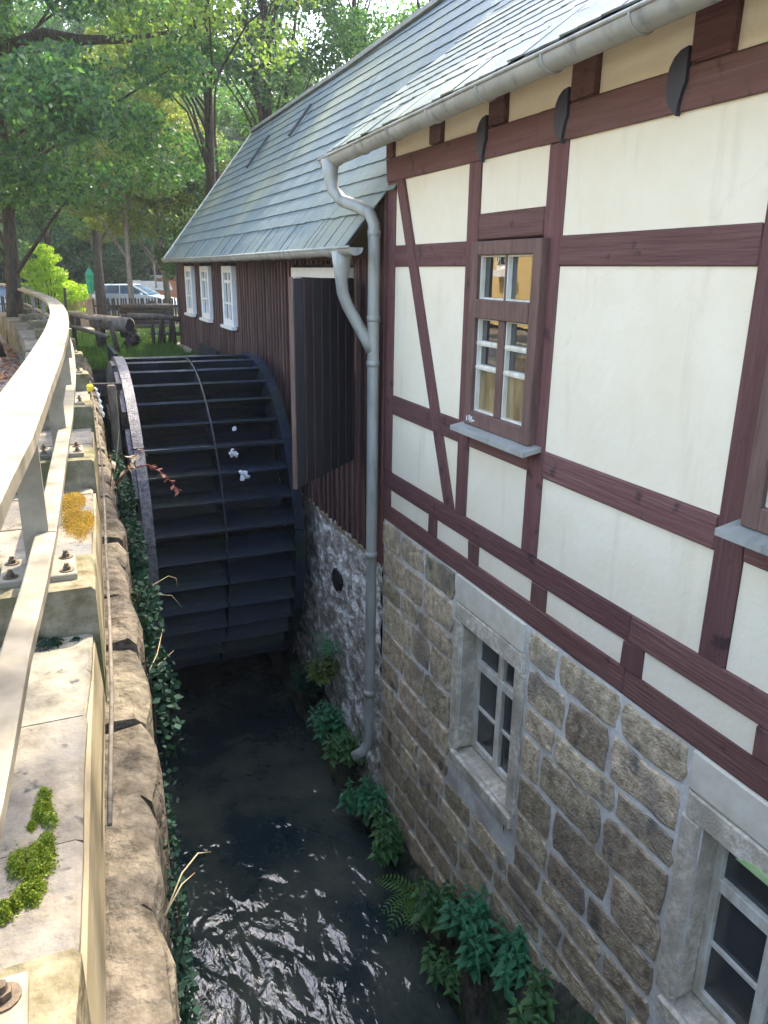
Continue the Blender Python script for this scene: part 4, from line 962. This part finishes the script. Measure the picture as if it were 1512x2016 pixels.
for i in range(NPAD):
    a = 2 * math.pi * (i + .05) / NPAD
    rad_d = Vector((0, -math.cos(a), math.sin(a))); tan_d = Vector((0, math.sin(a), math.cos(a)))
    tip = Vector((0, CY, CZ)) + rad_d * (RO - .015)
    inw = (-rad_d * math.cos(tilt) + tan_d * math.sin(tilt))      # from the lip inwards, rising at mid height
    nn = inw.cross(Vector((1, 0, 0)))
    for x0, x1 in ((pa, 1.544), (1.571, pb)):
        c = tip + inw * .15 + Vector(((x0 + x1) / 2, 0, 0))
        build('bucket_board', MB().obox(c, ((1, 0, 0), inw, nn), ((x1 - x0) / 2, .15 + RNG.uniform(-.004, .004), .014)), K['wheel'], wheel)
    if i % 1 == 0:
        q = tip + inw * .30; d2 = -rad_d
        c = q + d2 * .09 + Vector(((pa + pb) / 2, 0, 0)); build('bucket_back', MB().obox(c, ((1, 0, 0), d2, tan_d), ((pb - pa) / 2, .09, .012)), K['wheel'], wheel)
build('sole_drum', seg_ring(pa + .01, pb - .01, RO - .46, RO - .44, 0, 2 * math.pi * .9999, 40), K['wheel'], wheel)
for x in (XL + .055, XR - .055):
    for i in range(8):
        a = 2 * math.pi * i / 8 + .2; c, s = math.cos(a), math.sin(a)
        build('spoke', MB().beam((x, CY - c * .12, CZ + s * .12), (x, CY - c * (RO - .425), CZ + s * (RO - .425)), .12, .09, up=(1, 0, 0)), K['wheel'], wheel)
build('axle', MB().tube([(.35, CY, CZ), (2.7, CY, CZ)], .14, 16), K['axle'], wheel, smooth=True)
# foam lumps caught on the buckets
def foam(x, ang, r, s, label):
    a = rad(ang); p = (x, CY - math.cos(a) * r, CZ + math.sin(a) * r); q = MB()
    for k in range(7): q.obox((p[0] + RNG.uniform(-.5, .5) * s, p[1] + RNG.uniform(-.2, .2) * s, p[2] + RNG.uniform(-.6, .6) * s), (NPv(), NPv(), NPv()), (s * .38, s * .34, s * .3))
    return single('foam_lump', q, K['foam'], label, 'foam', p)
def NPv(): return Vector((RNG.gauss(0, 1), RNG.gauss(0, 1), RNG.gauss(0, 1))).normalized()
_nv = NPv
def obx(c, s):
    X = _nv(); Y = X.cross(_nv()).normalized(); return c, (X, Y, X.cross(Y)), s
def lump(c, s, n, r):
    q = MB()
    for k in range(n * 3 if s < .1 else n):
        d = Vector((RNG.uniform(-.55, .55) * s, RNG.uniform(-.25, .25) * s, RNG.uniform(-.6, .6) * s)); f_ = .5 if s < .1 else 1; q.obox(*obx(Vector(c) + d, (s * .36 * f_, s * .32 * f_, s * .28 * f_)))
    return q
for x, ang, r, s, lb in ((1.74, 33.5, RO - .02, .07, 'larger white foam lump on the right half of the wheel'), (1.82, 26, RO - .02, .085, 'ragged white foam lump one bucket below the larger one'), (1.80, 42, RO - .02, .035, 'small white foam fleck highest on the wheel')):
    a = rad(ang); p = (x, CY - math.cos(a) * r, CZ + math.sin(a) * r + .02)
    single('foam_lump', lump(p, s, 8, .4), K['foam'], lb, 'foam', p)
# flume behind the wheel and stay beam on the left
fl = thing('wooden_flume', 'dark wooden flume trough bringing water to the top of the wheel', 'flume', (1.56, 11.8, -1.2))
build('trough_floor', MB().box((.85, 11.9, -1.95), (2.3, 13.4, -1.90)), K['wheel'], fl)
for x in (.82, 2.3): build('trough_side', MB().box((x, 11.9, -1.96), (x + .05, 13.4, -1.2)), K['wheel'], fl)
for y in (12.0, 12.8): build('trestle', MB().box((.8, y, -2.10), (2.4, y + .12, -1.965)).box((.9, y, -3.6), (1.02, y + .12, -2.10)), K['wheel'], fl)
single('stay_beam', MB().beam((.30, 9.0, -1.26), (.66, 9.05, -1.27), .09, .08), K['axle'], 'short dark blue beam from the bank to the wheel side', 'beam', (.3, 9.0, -1.3))
single('wooden_pile', MB().cbox((.50, 8.6, -4.5), (.58, 8.74, -1.2), .01, .006), K['fencewood'], 'upright mossy timber between bank wall and wheel rim', 'post', (.54, 8.67, -4.5))

# ------------------------------------------------------------------ foot of the right wall and its plants
def foot():
    q = MB(); ny, nu = 64, 9; vs = []
    H0 = [(-3, -3.9), (1.5, -4.1), (3.3, -4.5), (4.3, -4.95), (5.5, -5.25), (6.2, -5.0), (7.5, -4.9), (10, -5.0), (13, -5.1)]
    X0 = [(-3, 1.75), (1.5, 1.85), (2.6, 2.0), (4, 2.27), (5.3, 2.42), (6.5, 2.33), (8, 2.35), (13, 2.5)]
    for i in range(ny + 1):
        y = -3 + 16 * i / ny; h = smooth_path(H0, y); x0 = smooth_path(X0, y)
        for k in range(nu + 1):
            u = k / nu; x = 2.63 + (x0 - 2.63) * u; z = h + (-5.55 - h) * (u ** 1.7)
            vs.append((x + RNG.uniform(-.035, .035), y + RNG.uniform(-.04, .04), z + RNG.uniform(-.045, .045)))
    q.add(vs, [(i * (nu + 1) + k, (i + 1) * (nu + 1) + k, (i + 1) * (nu + 1) + k + 1, i * (nu + 1) + k + 1) for i in range(ny) for k in range(nu)])
    build('rocky_bank', q, K['rock'], smooth=True, kind='structure')
foot()
def fern(loc, nf, ln, label, seed, m=None, lean=(-.5, -.3)):
    r = random.Random(seed); t = thing('fern', label, 'fern', loc)
    for f in range(nf):
        an = r.uniform(-1.4, 1.4) + math.atan2(lean[1], lean[0]); l = ln * r.uniform(.7, 1.1); q = MB()
        d = Vector((math.cos(an), math.sin(an), 0)); side = Vector((-d.y, d.x, 0))
        pts = []
        for i in range(13):
            u = i / 12; pts.append(Vector(loc) + d * (l * u) + Z * (l * (.75 * u - .75 * u * u)))
        q.tube(pts, [.004 * (1 - .7 * i / 12) for i in range(13)], 4)
        for i in range(1, 13):
            u = i / 12; w = l * .26 * math.sin(math.pi * min(1, .12 + u * .88)) ** .8 + .005; T = (pts[i] - pts[i - 1]).normalized()
            for sg in (-1, 1):
                b = pts[i]; tip = b + side * sg * w + T * w * .35 - Z * w * .2; hw = l * .026
                q.add([b - T * hw, b + side * sg * w * .5 - T * (hw * .6) + Z * .004, tip, b + side * sg * w * .5 + T * hw * 1.2 + Z * .004], [(0, 1, 2, 3)])
        build('frond', q, m or K['fern'], t)
    return t
def nettle(loc, ns, h, label, seed, name='nettle', m=None, cat='nettle', spread=.16):
    r = random.Random(seed); t = thing(name, label, cat, loc); L = []; st = MB()
    for s in range(int(ns * 1.7)):
        b = Vector(loc) + Vector((r.uniform(-spread, spread), r.uniform(-spread, spread), 0)); hh = h * r.uniform(.6, 1.1)
        tip = b + Vector((r.uniform(-.25, .05) * hh, r.uniform(-.2, .2) * hh, hh)); st.tube([b, (b + tip) / 2, tip], [.005, .004, .002], 4)
        k = 7
        for i in range(1, k + 1):
            u = i / k; p = b.lerp(tip, u); s_ = (.088 - .05 * u) * (1 + h) * r.uniform(.7, 1.2); a0 = (i % 2) * 1.57 + r.uniform(-.4, .4)
            for sg in (0, 1):
                an = a0 + sg * math.pi; d = Vector((math.cos(an), math.sin(an), -.25)); sd_ = Vector((-math.sin(an), math.cos(an), 0))
                L.append(([p, p + d * s_ * .45 + sd_ * s_ * .32 + Z * .008, p + d * s_ * 1.1 - Z * .01, p + d * s_ * .45 - sd_ * s_ * .32 + Z * .008]))
    q = MB()
    for l in L: q.add(l, [(0, 1, 2), (0, 2, 3)])
    build('stem', st, K['nettle'], t); build('leaves', q, m or K['nettle'], t)
    return t
fern((2.42, 4.75, -5.22), 6, .42, 'bright green fern at the foot of the stone wall by the water', 1, lean=(-1, -.1))
for i, (x, y, z, n_, h, lb) in enumerate(((2.42, 4.32, -5.05, 7, .34, 'clump of dark green leaves just right of the fern'), (2.5, 4.02, -4.85, 8, .42, 'tall nettle clump against the stones right of the fern'), (2.42, 3.65, -4.85, 9, .42, 'broad nettle clump in the middle of the wall foot'), (2.5, 3.36, -4.65, 7, .32, 'nettle clump below the dark gap in the stones'), (2.42, 2.98, -4.65, 7, .38, 'lowest nettle clump at the bottom picture edge'), (2.3, 3.95, -5.25, 6, .25, 'low leafy clump at the water edge below the tall nettles'))):
    nettle((x, y, z), n_, h, lb, 100 + i, m=K['plant_mid'] if i in (0, 4, 5) else None)
fern((2.55, 7.35, -4.0), 5, .34, 'small fern on the rubble wall left of the downpipe', 5, K['nettle'], lean=(-1, -.4))
for i, (x, y, z, lb) in enumerate(((2.45, 7.15, -5.0, 'leafy plant on the dark wall left of the downpipe foot'), (2.42, 6.6, -5.0, 'dense leafy plant directly below the downpipe outlet'), (2.42, 5.98, -5.2, 'leafy plant right of the downpipe outlet'), (2.42, 5.4, -5.2, 'small bright plant between downpipe and fern'), (2.45, 7.9, -4.9, 'shaded plant close to the wheel on the right'), (2.5, 7.5, -4.5, 'yellowish plant halfway up the rubble wall'))):
    nettle((x, y, z), 9, .36, lb, 140 + i, 'wall_plant', (K['nettle'], K['plant_mid'], K['nettle'], K['plant_mid'], K['ivy'], K['leaf_b'])[i], 'plant')
# ivy along the left bank wall
def ivy(y, z, ly, lz, n, label, m=None, out=.11, sz=.05):
    C = np.stack([np.zeros(n), NP.normal(y, ly, n), z - np.abs(NP.normal(0, lz, n))], 1); C[:, 0] = np.array([ex(a) for a in C[:, 1]]) + NP.uniform(.0, out, n)
    loc = Vector((ex(y), y, z)); t = thing('ivy', label, 'ivy', loc)
    link('leaves', npmesh('leaves', leaf_quads(C - np.array(loc), sz, .8), 4), m or K['ivy'], t)
    st = MB()
    for k in range(5):
        a = y + RNG.uniform(-ly, ly); st.tube([(ex(a) + .01, a, z - lz * 2), (ex(a) + .03, a + .05, z - lz), (ex(a) + .02, a + .02, z)], .004, 4)
    build('stem', st, K['bark'], t)
for i, (y, z, ly, lz, n_, lb) in enumerate(((1.0, -1.5, .25, .25, 260, 'ivy fringe on the bank wall at the bottom picture edge'), (1.6, -1.5, .22, .3, 320, 'ivy hanging from the bank wall beside the bright water'), (2.1, -1.6, .2, .35, 280, 'dark ivy above the dry grass stalk'), (2.7, -1.45, .15, .2, 200, 'ferny tuft under the dark wheel foot'), (3.4, -1.4, .16, .2, 260, 'leafy plant before the lowest buckets'), (4.3, -1.4, .22, .3, 420, 'bushy plant on the bank wall halfway up the wheel'), (5.2, -1.4, .25, .3, 360, 'ivy on the bank wall below the red stem'), (6.3, -1.45, .4, .3, 420, 'shaded ivy close to the rim of the wheel'))):
    ivy(y, z, ly * .6, lz, int(n_ * 1.5), lb, K['ivy'], out=.045 if i < 3 else .12, sz=.02 if i < 3 else .03)
# dry stalks
def stalk(name, pts, rs, m, label, cat, extra=None):
    t = thing(name, label, cat, pts[0]); build('stem', MB().tube(pts, rs, 5), m, t, smooth=True)
    if extra: extra(t)
    return t
def leaflets(pts, n, s, m, drop=.02):
    def f(t):
        q = MB()
        for i in range(n):
            u = i / max(1, n - 1) * (len(pts) - 1); k = min(int(u), len(pts) - 2); p = Vector(pts[k]).lerp(Vector(pts[k + 1]), u - k)
            d = Vector((RNG.uniform(-1, 1), RNG.uniform(-1, 1), RNG.uniform(-.9, .3))).normalized() * s; sd_ = d.cross(Z).normalized() * s * .28
            q.add([p, p + d * .5 + sd_, p + d, p + d * .5 - sd_], [(0, 1, 2, 3)])
        build('leaflets', q, m, t)
    return f
P1 = [(.27, 4.95, -1.32), (.36, 4.95, -1.22), (.48, 4.95, -1.20), (.58, 4.92, -1.27), (.66, 4.9, -1.38)]
stalk('dry_red_plant', P1, [.006, .006, .005, .004, .002], K['redstem'], 'dry red arching plant stem leaning over the race from the bank wall', 'plant', leaflets(P1[2:], 16, .05, K['redleaf']))
P2 = [(.34, 4.95, -1.22), (.40, 4.95, -1.14), (.46, 4.95, -1.10)]
stalk('pale_leaf_spray', P2, [.003, .003, .002], K['redstem'], 'pale dry leaflets above the red stem in front of the wheel', 'plant', leaflets(P2, 12, .06, K['paleleaf']))
P3 = [(.24, 4.95, -1.34), (.27, 4.95, -1.17), (.26, 4.95, -1.12)]
stalk('pale_leaf_sprig', P3, [.003, .003, .002], K['redstem'], 'single pale orange leaf sprig left of the red stem', 'plant', leaflets(P3[1:], 4, .05, K['paleleaf']))
for i, (pts, lb) in enumerate((([(.10, 1.5, -1.45), (.155, 1.58, -1.415), (.205, 1.65, -1.43), (.245, 1.7, -1.48)], 'dry bent grass stalk over the bright water'), ([(.10, 1.5, -1.45), (.15, 1.56, -1.43), (.19, 1.62, -1.46)], 'shorter dry grass stalk beside the bent one'), ([(.2, 2.9, -1.6), (.28, 3.15, -1.62), (.326, 3.3, -1.58)], 'thin bare twig before the foot of the wheel'), ([(.2, 2.9, -1.6), (.27, 2.98, -1.58), (.335, 3.0, -1.54)], 'second bare twig crossing the first'), ([(.25, 4.0, -1.7), (.36, 4.05, -1.665), (.46, 4.1, -1.64), (.50, 4.1, -1.66), (.505, 4.1, -1.71)], 'curled pale grass stalk at mid wheel'), ([(.25, 4.0, -1.78), (.38, 4.1, -1.74), (.47, 4.1, -1.76), (.52, 4.1, -1.84)], 'drooping pale grass stalk under the curled one'), ([(.26, 5.0, -1.33), (.31, 5.0, -1.1), (.33, 5.0, -.98)], 'straight thin twig rising above the red stem'))):
    stalk('grass_stalk', pts, [.002] * (len(pts) - 1) + [.0008], K['drystalk'], lb, 'grass stalk')
# moss cushions on the coping
def moss(x, y, lx, ly, n, m, label, h=.022):
    r = random.Random(label); k = 9
    lob = [(r.gauss(0, .42), r.gauss(0, .42), r.uniform(.22, .5)) for _ in range(k)]
    idx = NP.integers(0, k, n); L_ = np.array(lob)
    X = NP.normal(0, .48, (n, 2)); rr = np.linalg.norm(X, axis=1)
    sc = L_[idx, 2]; px = (L_[idx, 0] + X[:, 0] * sc) * lx; py = (L_[idx, 1] + X[:, 1] * sc) * ly
    pz = h * (sc / .4) * np.exp(-rr ** 2 * 1.6) * NP.uniform(.55, 1.0, n) + NP.uniform(0, .003, n)
    t = thing('moss_cushion', label, 'moss', (x, y, -1.057))
    V = leaf_quads(np.stack([px, py, pz], 1), .0075, .4); link('moss_shoots', npmesh('moss_shoots', V, 4), m, t)
moss(-.135, 1.305, .040, .085, 9000, K['moss'], 'larger bright green moss cushion on the near coping')
moss(-.118, 1.45, .030, .055, 5000, K['moss'], 'smaller bright green moss cushion just beyond the larger one')
moss(-.150, 1.22, .036, .05, 5000, K['moss'], 'green and brown moss end nearest the bottom of the picture')
moss(-.005, 3.5, .075, .36, 26000, K['moss_or'], 'orange and yellow moss carpet on the coping between two pedestals', .02)
moss(-.01, 2.72, .035, .05, 700, K['moss'], 'tiny green moss tuft behind the second base plate')
moss(-.09, 2.225, .07, .03, 1200, K['ivy'], 'dark moss line at the foot of the second pedestal')
# yellow cap and hanging chain on the bank side
single('yellow_cap', MB().cbox((.215, 6.46, -.94), (.265, 6.52, -.885), .012), K['yellow'], 'small yellow plastic cap on the parapet edge near the wheel', 'cap', (.24, 6.49, -.95))
ch = thing('white_chain', 'short white chain hanging from the yellow cap towards the water', 'chain', (.27, 6.5, -.9))
cp = [(.27, 6.5, -.91), (.29, 6.5, -.95), (.298, 6.5, -1.0), (.305, 6.5, -1.05), (.312, 6.5, -1.10), (.32, 6.5, -1.16)]
for a, b in zip(cp, cp[1:]):
    A, B = Vector(a), Vector(b); build('chain_link', MB().tube([A.lerp(B, .05), A.lerp(B, .5) + Vector((.006, 0, 0)), A.lerp(B, .9)], [.007, .012, .007], 6), K['foam'], ch)

# ------------------------------------------------------------------ yard beyond: fences, logs, cars
def log_post(x, y, h, r, tx=0, ty=0, z=None):
    z = gz(y) if z is None else z; return MB().tube([(x, y, z - .05), (x + tx * .5, y + ty * .5, z + h * .5), (x + tx, y + ty, z + h)], [r, r * .95, r * .9], 8)
f1 = thing('rail_fence', 'rustic log rail fence on the grass left of the log trough', 'fence', (.75, 16.3, -1.56))
for x, y, h, tx in ((.44, 17, .68, 0), (.85, 16, .60, -.03), (1.12, 15, .64, -.12)): build('post', log_post(x, y, h, .05, tx), K['darkwood'], f1, smooth=True)
build('rail', MB().tube([(.36, 17.2, -.9), (.9, 16, -.96)], .045, 8), K['fencewood'], f1, smooth=True)
build('rail', MB().tube([(.36, 17.2, -1.14), (.95, 15.1, -1.2)], .04, 8), K['fencewood'], f1, smooth=True)
f2 = thing('rail_fence', 'dark rail fence with splayed posts against the plank house corner', 'fence', (2.0, 17.2, -1.6))
for x, y, h, tx in ((1.98, 17, .62, 0), (2.08, 17, .62, .1), (2.2, 17, .62, -.02), (2.3, 17, .6, .08), (2.42, 17, .6, -.02)): build('post', log_post(x, y, h, .04, tx), K['darkwood'], f2, smooth=True)
build('rail', MB().tube([(1.5, 17.0, -.93), (2.05, 17.0, -.95), (2.55, 17.0, -1.02)], .05, 8), K['fencewood'], f2, smooth=True)
build('rail', MB().tube([(1.9, 17.03, -1.29), (2.55, 17.03, -1.33)], .04, 8), K['fencewood'], f2, smooth=True)
lg = thing('log_trough', 'thick grey hollow log lying on dark supports by the grass', 'log', (1.15, 16.3, -1.56))
build('log', MB().tube([(.82, 16.6, -1.02), (1.42, 15.9, -1.06)], [.14, .15], 14), K['fencewood'], lg, smooth=True)
build('hollow_end', MB().tube([(1.42, 15.9, -1.06), (1.425, 15.893, -1.06)], .12, 14), K['dark'], lg)
build('support', lump((1.42, 16.1, -1.32), .26, 9, .2), K['darkwood'], lg); build('support', MB().box((.9, 16.4, -1.56), (1.0, 16.6, -1.12)), K['darkwood'], lg)
def picket_fence(name, label, x0, y0, x1, y1, h, m, n, rails=True):
    t = thing(name, label, 'fence', ((x0 + x1) / 2, (y0 + y1) / 2, gz((y0 + y1) / 2)))
    me = MB().prism([(-.03, 0, 0), (.03, 0, 0), (.03, 0, h - .04), (0, 0, h), (-.03, 0, h - .04)], (0, .02, 0)); me = mesh_from('picket', me.v, me.f); me.materials.append(m)
    for i in range(n):
        u = i / (n - 1); y = y0 + (y1 - y0) * u; o = link('picket', me, None, t); o.location = Vector((x0 + (x1 - x0) * u, y, gz(y) + .05 + RNG.uniform(-.015, .015))) - rootloc(t); o.rotation_euler = (0, RNG.uniform(-.03, .03), 0)
    for f in (.25, .75): build('fence_rail', MB().beam((x0, y0 + .035, gz(y0) + h * f), (x1, y1 + .035, gz(y1) + h * f), .03, .06), m, t)
    return t
picket_fence('picket_fence', 'dark picket fence in front of the silver blue car', 1.5, 29.5, 4.4, 29.5, .92, K['darkwood'], 30)
picket_fence('picket_fence', 'tan picket fence under the red and white barrier', .75, 35.5, 1.75, 35.5, .8, K['tanwood'], 12)
picket_fence('picket_fence', 'dark picket fence before the white car at the far left', -2.2, 31, .1, 31, 1.0, K['darkwood'], 24)
pl = thing('log_pile', 'dark stack of logs in front of the picket fence', 'log pile', (3.0, 27, -1.9))
me = MB().tube([(-.8, 0, 0), (.8, 0, 0)], .085, 10); me = mesh_from('log', me.v, me.f, True); me.materials.append(K['darkwood'])
for r0 in range(5):
    for c in range(3):
        o = link('log', me, None, pl); o.location = (RNG.uniform(-.06, .06), -.2 + c * .18 + (r0 % 2) * .09, .08 + r0 * .155)
br = thing('barrier', 'red and white striped road works barrier behind the tan pickets', 'barrier', (1.28, 38, gz(38)))
for z in (1.15, .62):
    for i in range(9):
        build('stripe', MB().box((.83 + i * .1, 37.98, gz(38) + z), (.93 + i * .1, 38.02, gz(38) + z + .22)), K['redwhite'] if i % 2 else K['whitepaint'], br)
for x in (.88, 1.68): build('leg', MB().box((x - .03, 38.03, gz(38)), (x + .03, 38.08, gz(38) + 1.4)), K['whitepaint'], br)
ps = thing('folded_parasol', 'closed green parasol standing upright near the barrier', 'parasol', (1.62, 34, gz(34)))
build('canopy', MB().tube([(1.64, 34, -1.0), (1.65, 34, -.7), (1.66, 34, -.25), (1.68, 34, 0)], [.09, .13, .17, .02], 8), K['cloth'], ps)
build('pole', MB().tube([(1.62, 34, gz(34)), (1.64, 34, -1.0)], .06, 8), K['tanwood'], ps)
pb_ = thing('planter_box', 'wooden planter box with pale rim on the lawn edge', 'box', (.85, 30, gz(30)))
build('box_body', MB().cbox((.66, 29.9, gz(30)), (1.02, 30.25, gz(30) + .42), .01), K['darkwood'], pb_); build('box_rim', MB().box((.62, 29.86, gz(30) + .42), (1.12, 30.3, gz(30) + .5)), K['tanwood'], pb_); build('box_end', MB().box((1.02, 29.88, gz(30)), (1.3, 30.2, gz(30) + .4)), K['tanwood'], pb_)
single('wooden_pole', MB().tube([(.62, 33, gz(33)), (.67, 33, -.77)], [.06, .05], 8), K['darkwood'], 'dark wooden pole left of the planter box', 'pole', (.62, 33, gz(33)))
single('flower_stand', MB().cbox((1.45, 33.2, gz(33.2)), (1.8, 33.5, -1.25), .01).box((1.4, 33.1, -1.25), (1.85, 33.6, -1.2)), K['tanwood'], 'pale wooden stand below the closed parasol', 'stand', (1.62, 33.35, gz(33.3)))
sh_ = thing('market_hut', 'orange brick hut with pale flat roof behind the cars', 'hut', (7.1, 56, -2.5))
build('wall', MB().cbox((6.15, 55.2, -2.5), (8.2, 57, -.62), .02), K['orange'], sh_); build('roof', MB().cbox((5.95, 55, -.62), (8.4, 57.2, -.45), .02), K['greyroof'], sh_)
hr = thing('board_shelter', 'low pale board roof shelter in front of the orange hut', 'shelter', (5.9, 50.5, -2.5))
for i in range(3): build('roof_board', MB().obox((5.05 + i * .85, 50.4, -.98 - i * .03), ((1, 0, 0), (0, 1, .35), (0, -.35, 1)), (.41, .7, .03)), K['greyroof'], hr)
for x in (4.75, 7.05): build('post', MB().box((x - .05, 50.3, -2.5), (x + .05, 50.4, -1.0)), K['tanwood'], hr)
build('counter', MB().box((4.8, 50.2, -1.75), (7.0, 50.5, -1.55)), K['tanwood'], hr)
def car(label, x, y, rot, col, z):
    t = thing('parked_car', label, 'car', (x, y, z)); t.rotation_euler = (0, 0, rot)
    def cb(name, mb, m, p=None):
        return link(name, mesh_from(name, mb.v, mb.f, False), m, p or t)
    side = [(-2.05, .35), (-2.1, .65), (-2.0, .92), (-1.2, .98), (.75, .95), (1.7, .82), (2.05, .62), (2.08, .35)]
    q = MB(); w = .86
    n = len(side); vs = [(a, -w * (1 if b < .9 else .93), b) for a, b in side] + [(a, w * (1 if b < .9 else .93), b) for a, b in side]
    q.add(vs, [tuple(range(n)), tuple(range(n, 2 * n))[::-1]] + [(i, n + i, n + (i + 1) % n, (i + 1) % n) for i in range(n)])
    cb('body', q, col)
    gh = [(-1.85, .95), (-1.45, 1.36), (.15, 1.40), (1.05, .94)]; q = MB(); n = 4
    vs = [(a, -(.80 if b < 1 else .62), b) for a, b in gh] + [(a, (.80 if b < 1 else .62), b) for a, b in gh]
    q.add(vs, [(0, 1, 2, 3), (7, 6, 5, 4), (0, 4, 5, 1), (1, 5, 6, 2), (2, 6, 7, 3)]); cb('window', q, K['carglass'])
    cb('roof', MB().add([(-1.5, -.63, 1.37), (.2, -.63, 1.41), (.2, .63, 1.41), (-1.5, .63, 1.37), (-1.4, -.5, 1.44), (.05, -.5, 1.46), (.05, .5, 1.46), (-1.4, .5, 1.44)], [(0, 1, 5, 4), (1, 2, 6, 5), (2, 3, 7, 6), (3, 0, 4, 7), (4, 5, 6, 7)]), col)
    for sg in (-1, 1):
        cb('pillar', MB().beam((-.45, sg * .81, .94), (-.5, sg * .64, 1.39), .03, .09), col); cb('pillar', MB().beam((1.08, sg * .81, .94), (.2, sg * .64, 1.40), .03, .07), col); cb('pillar', MB().beam((-1.85, sg * .81, .94), (-1.45, sg * .63, 1.38), .03, .12), col)
        for wx in (-1.3, 1.3):
            wl = cb('wheel', MB().tube([(wx, sg * .74, .32), (wx, sg * .88, .32)], .32, 16), K['rubber']); cb('rim', MB().tube([(wx, sg * .875, .32), (wx, sg * .89, .32)], .2, 12), K['steel'], wl)
        cb('headlight', MB().obox((1.98, sg * .62, .66), ((1, 0, .3), (0, 1, 0), (-.3, 0, 1)), (.06, .16, .07)), K['whitepaint']); cb('tail_light', MB().obox((-2.06, sg * .68, .75), ((1, 0, 0), (0, 1, 0), (0, 0, 1)), (.03, .1, .1)), K['redwhite'])
        cb('mirror', MB().obox((.75, sg * .95, .98), ((1, 0, 0), (0, 1, 0), (0, 0, 1)), (.06, .09, .06)), col)
    return t
car('silver blue car behind the dark picket fence beside the plank house', 4.35, 44.5, rad(-28), K['carpaint'], -2.27)
car('pale car at the far left behind the railing end', -1.1, 37, rad(10), K['carpaint'], -2.15)
# ochre house across the lane, outside the frame but mirrored in the window panes
oh = thing('ochre_house', 'ochre rendered house across the lane seen mirrored in the window panes', 'house', (-9, 25, -1.6))
build('wall', MB().box((-15, 15, -1.6), (-8, 36, 7.5)), K['yellowwall'], oh)
build('roof', MB().prism([(-7.5, 14.5, 7.5), (-11.5, 14.5, 11.5), (-15.5, 14.5, 7.5)], (0, 22, 0)), K['slate'], oh)
for zf in (.2, 3.4):
    for y in np.arange(16.5, 35, 2.4):
        wf = build('window', MB().box((-8.02, y - .55, zf - .08), (-7.96, y + .55, zf + 1.7)), K['white_wood'], oh)
        build('pane', MB().box((-7.955, y - .42, zf + .06), (-7.945, y - .03, zf + 1.55)).box((-7.955, y + .03, zf + .06), (-7.945, y + .42, zf + 1.55)), K['glass'], wf)
        build('window_box', MB().box((-7.96, y - .5, zf - .3), (-7.72, y + .5, zf - .08)), K['whitepaint'], wf)
# things of one kind share a group
GROUPS = {'wood_edge_shrub': 'shrubs along the wood edge', 'thin_birch': 'thin pale trunks at the wood edge', 'foam_lump': 'foam lumps caught on the water wheel', 'ivy': 'ivy patches along the bank wall', 'nettle': 'nettle clumps at the foot of the stone wall', 'wall_plant': 'leafy plants on the rubble wall', 'moss_cushion': 'moss on the coping', 'grass_stalk': 'dry stalks on the bank wall', 'parked_car': 'cars parked beyond the yard', 'picket_fence': 'picket fences round the yard', 'rail_fence': 'rail fences on the grass', 'tall_tree': 'tall trees around the mill', 'broadleaf_tree': 'broadleaf trees on the left', 'slender_tree': 'slender yellow green trees', 'fern': 'ferns at the wall foot'}
for o in list(COL.objects):
    if o.parent is None and 'group' not in o.keys() and o.name.split('.')[0] in GROUPS: o['group'] = GROUPS[o.name.split('.')[0]]
# haze of the valley: one closed box round everything but the sky
hz = bpy.data.materials.new('thin_valley_haze'); hz.use_nodes = True
hn = hz.node_tree; hn.nodes.remove(hn.nodes["Principled BSDF"])
pv = hn.nodes.new("ShaderNodeVolumePrincipled"); pv.inputs["Color"].default_value = (0.92, 0.95, 1.0, 1); pv.inputs["Density"].default_value = 0.0009; pv.inputs["Anisotropy"].default_value = 0.3
hn.links.new(pv.outputs[0], hn.nodes["Material Output"].inputs["Volume"])
build('haze', MB().box((-402, -402, -7), (402, 402, 34)), hz, kind='stuff')
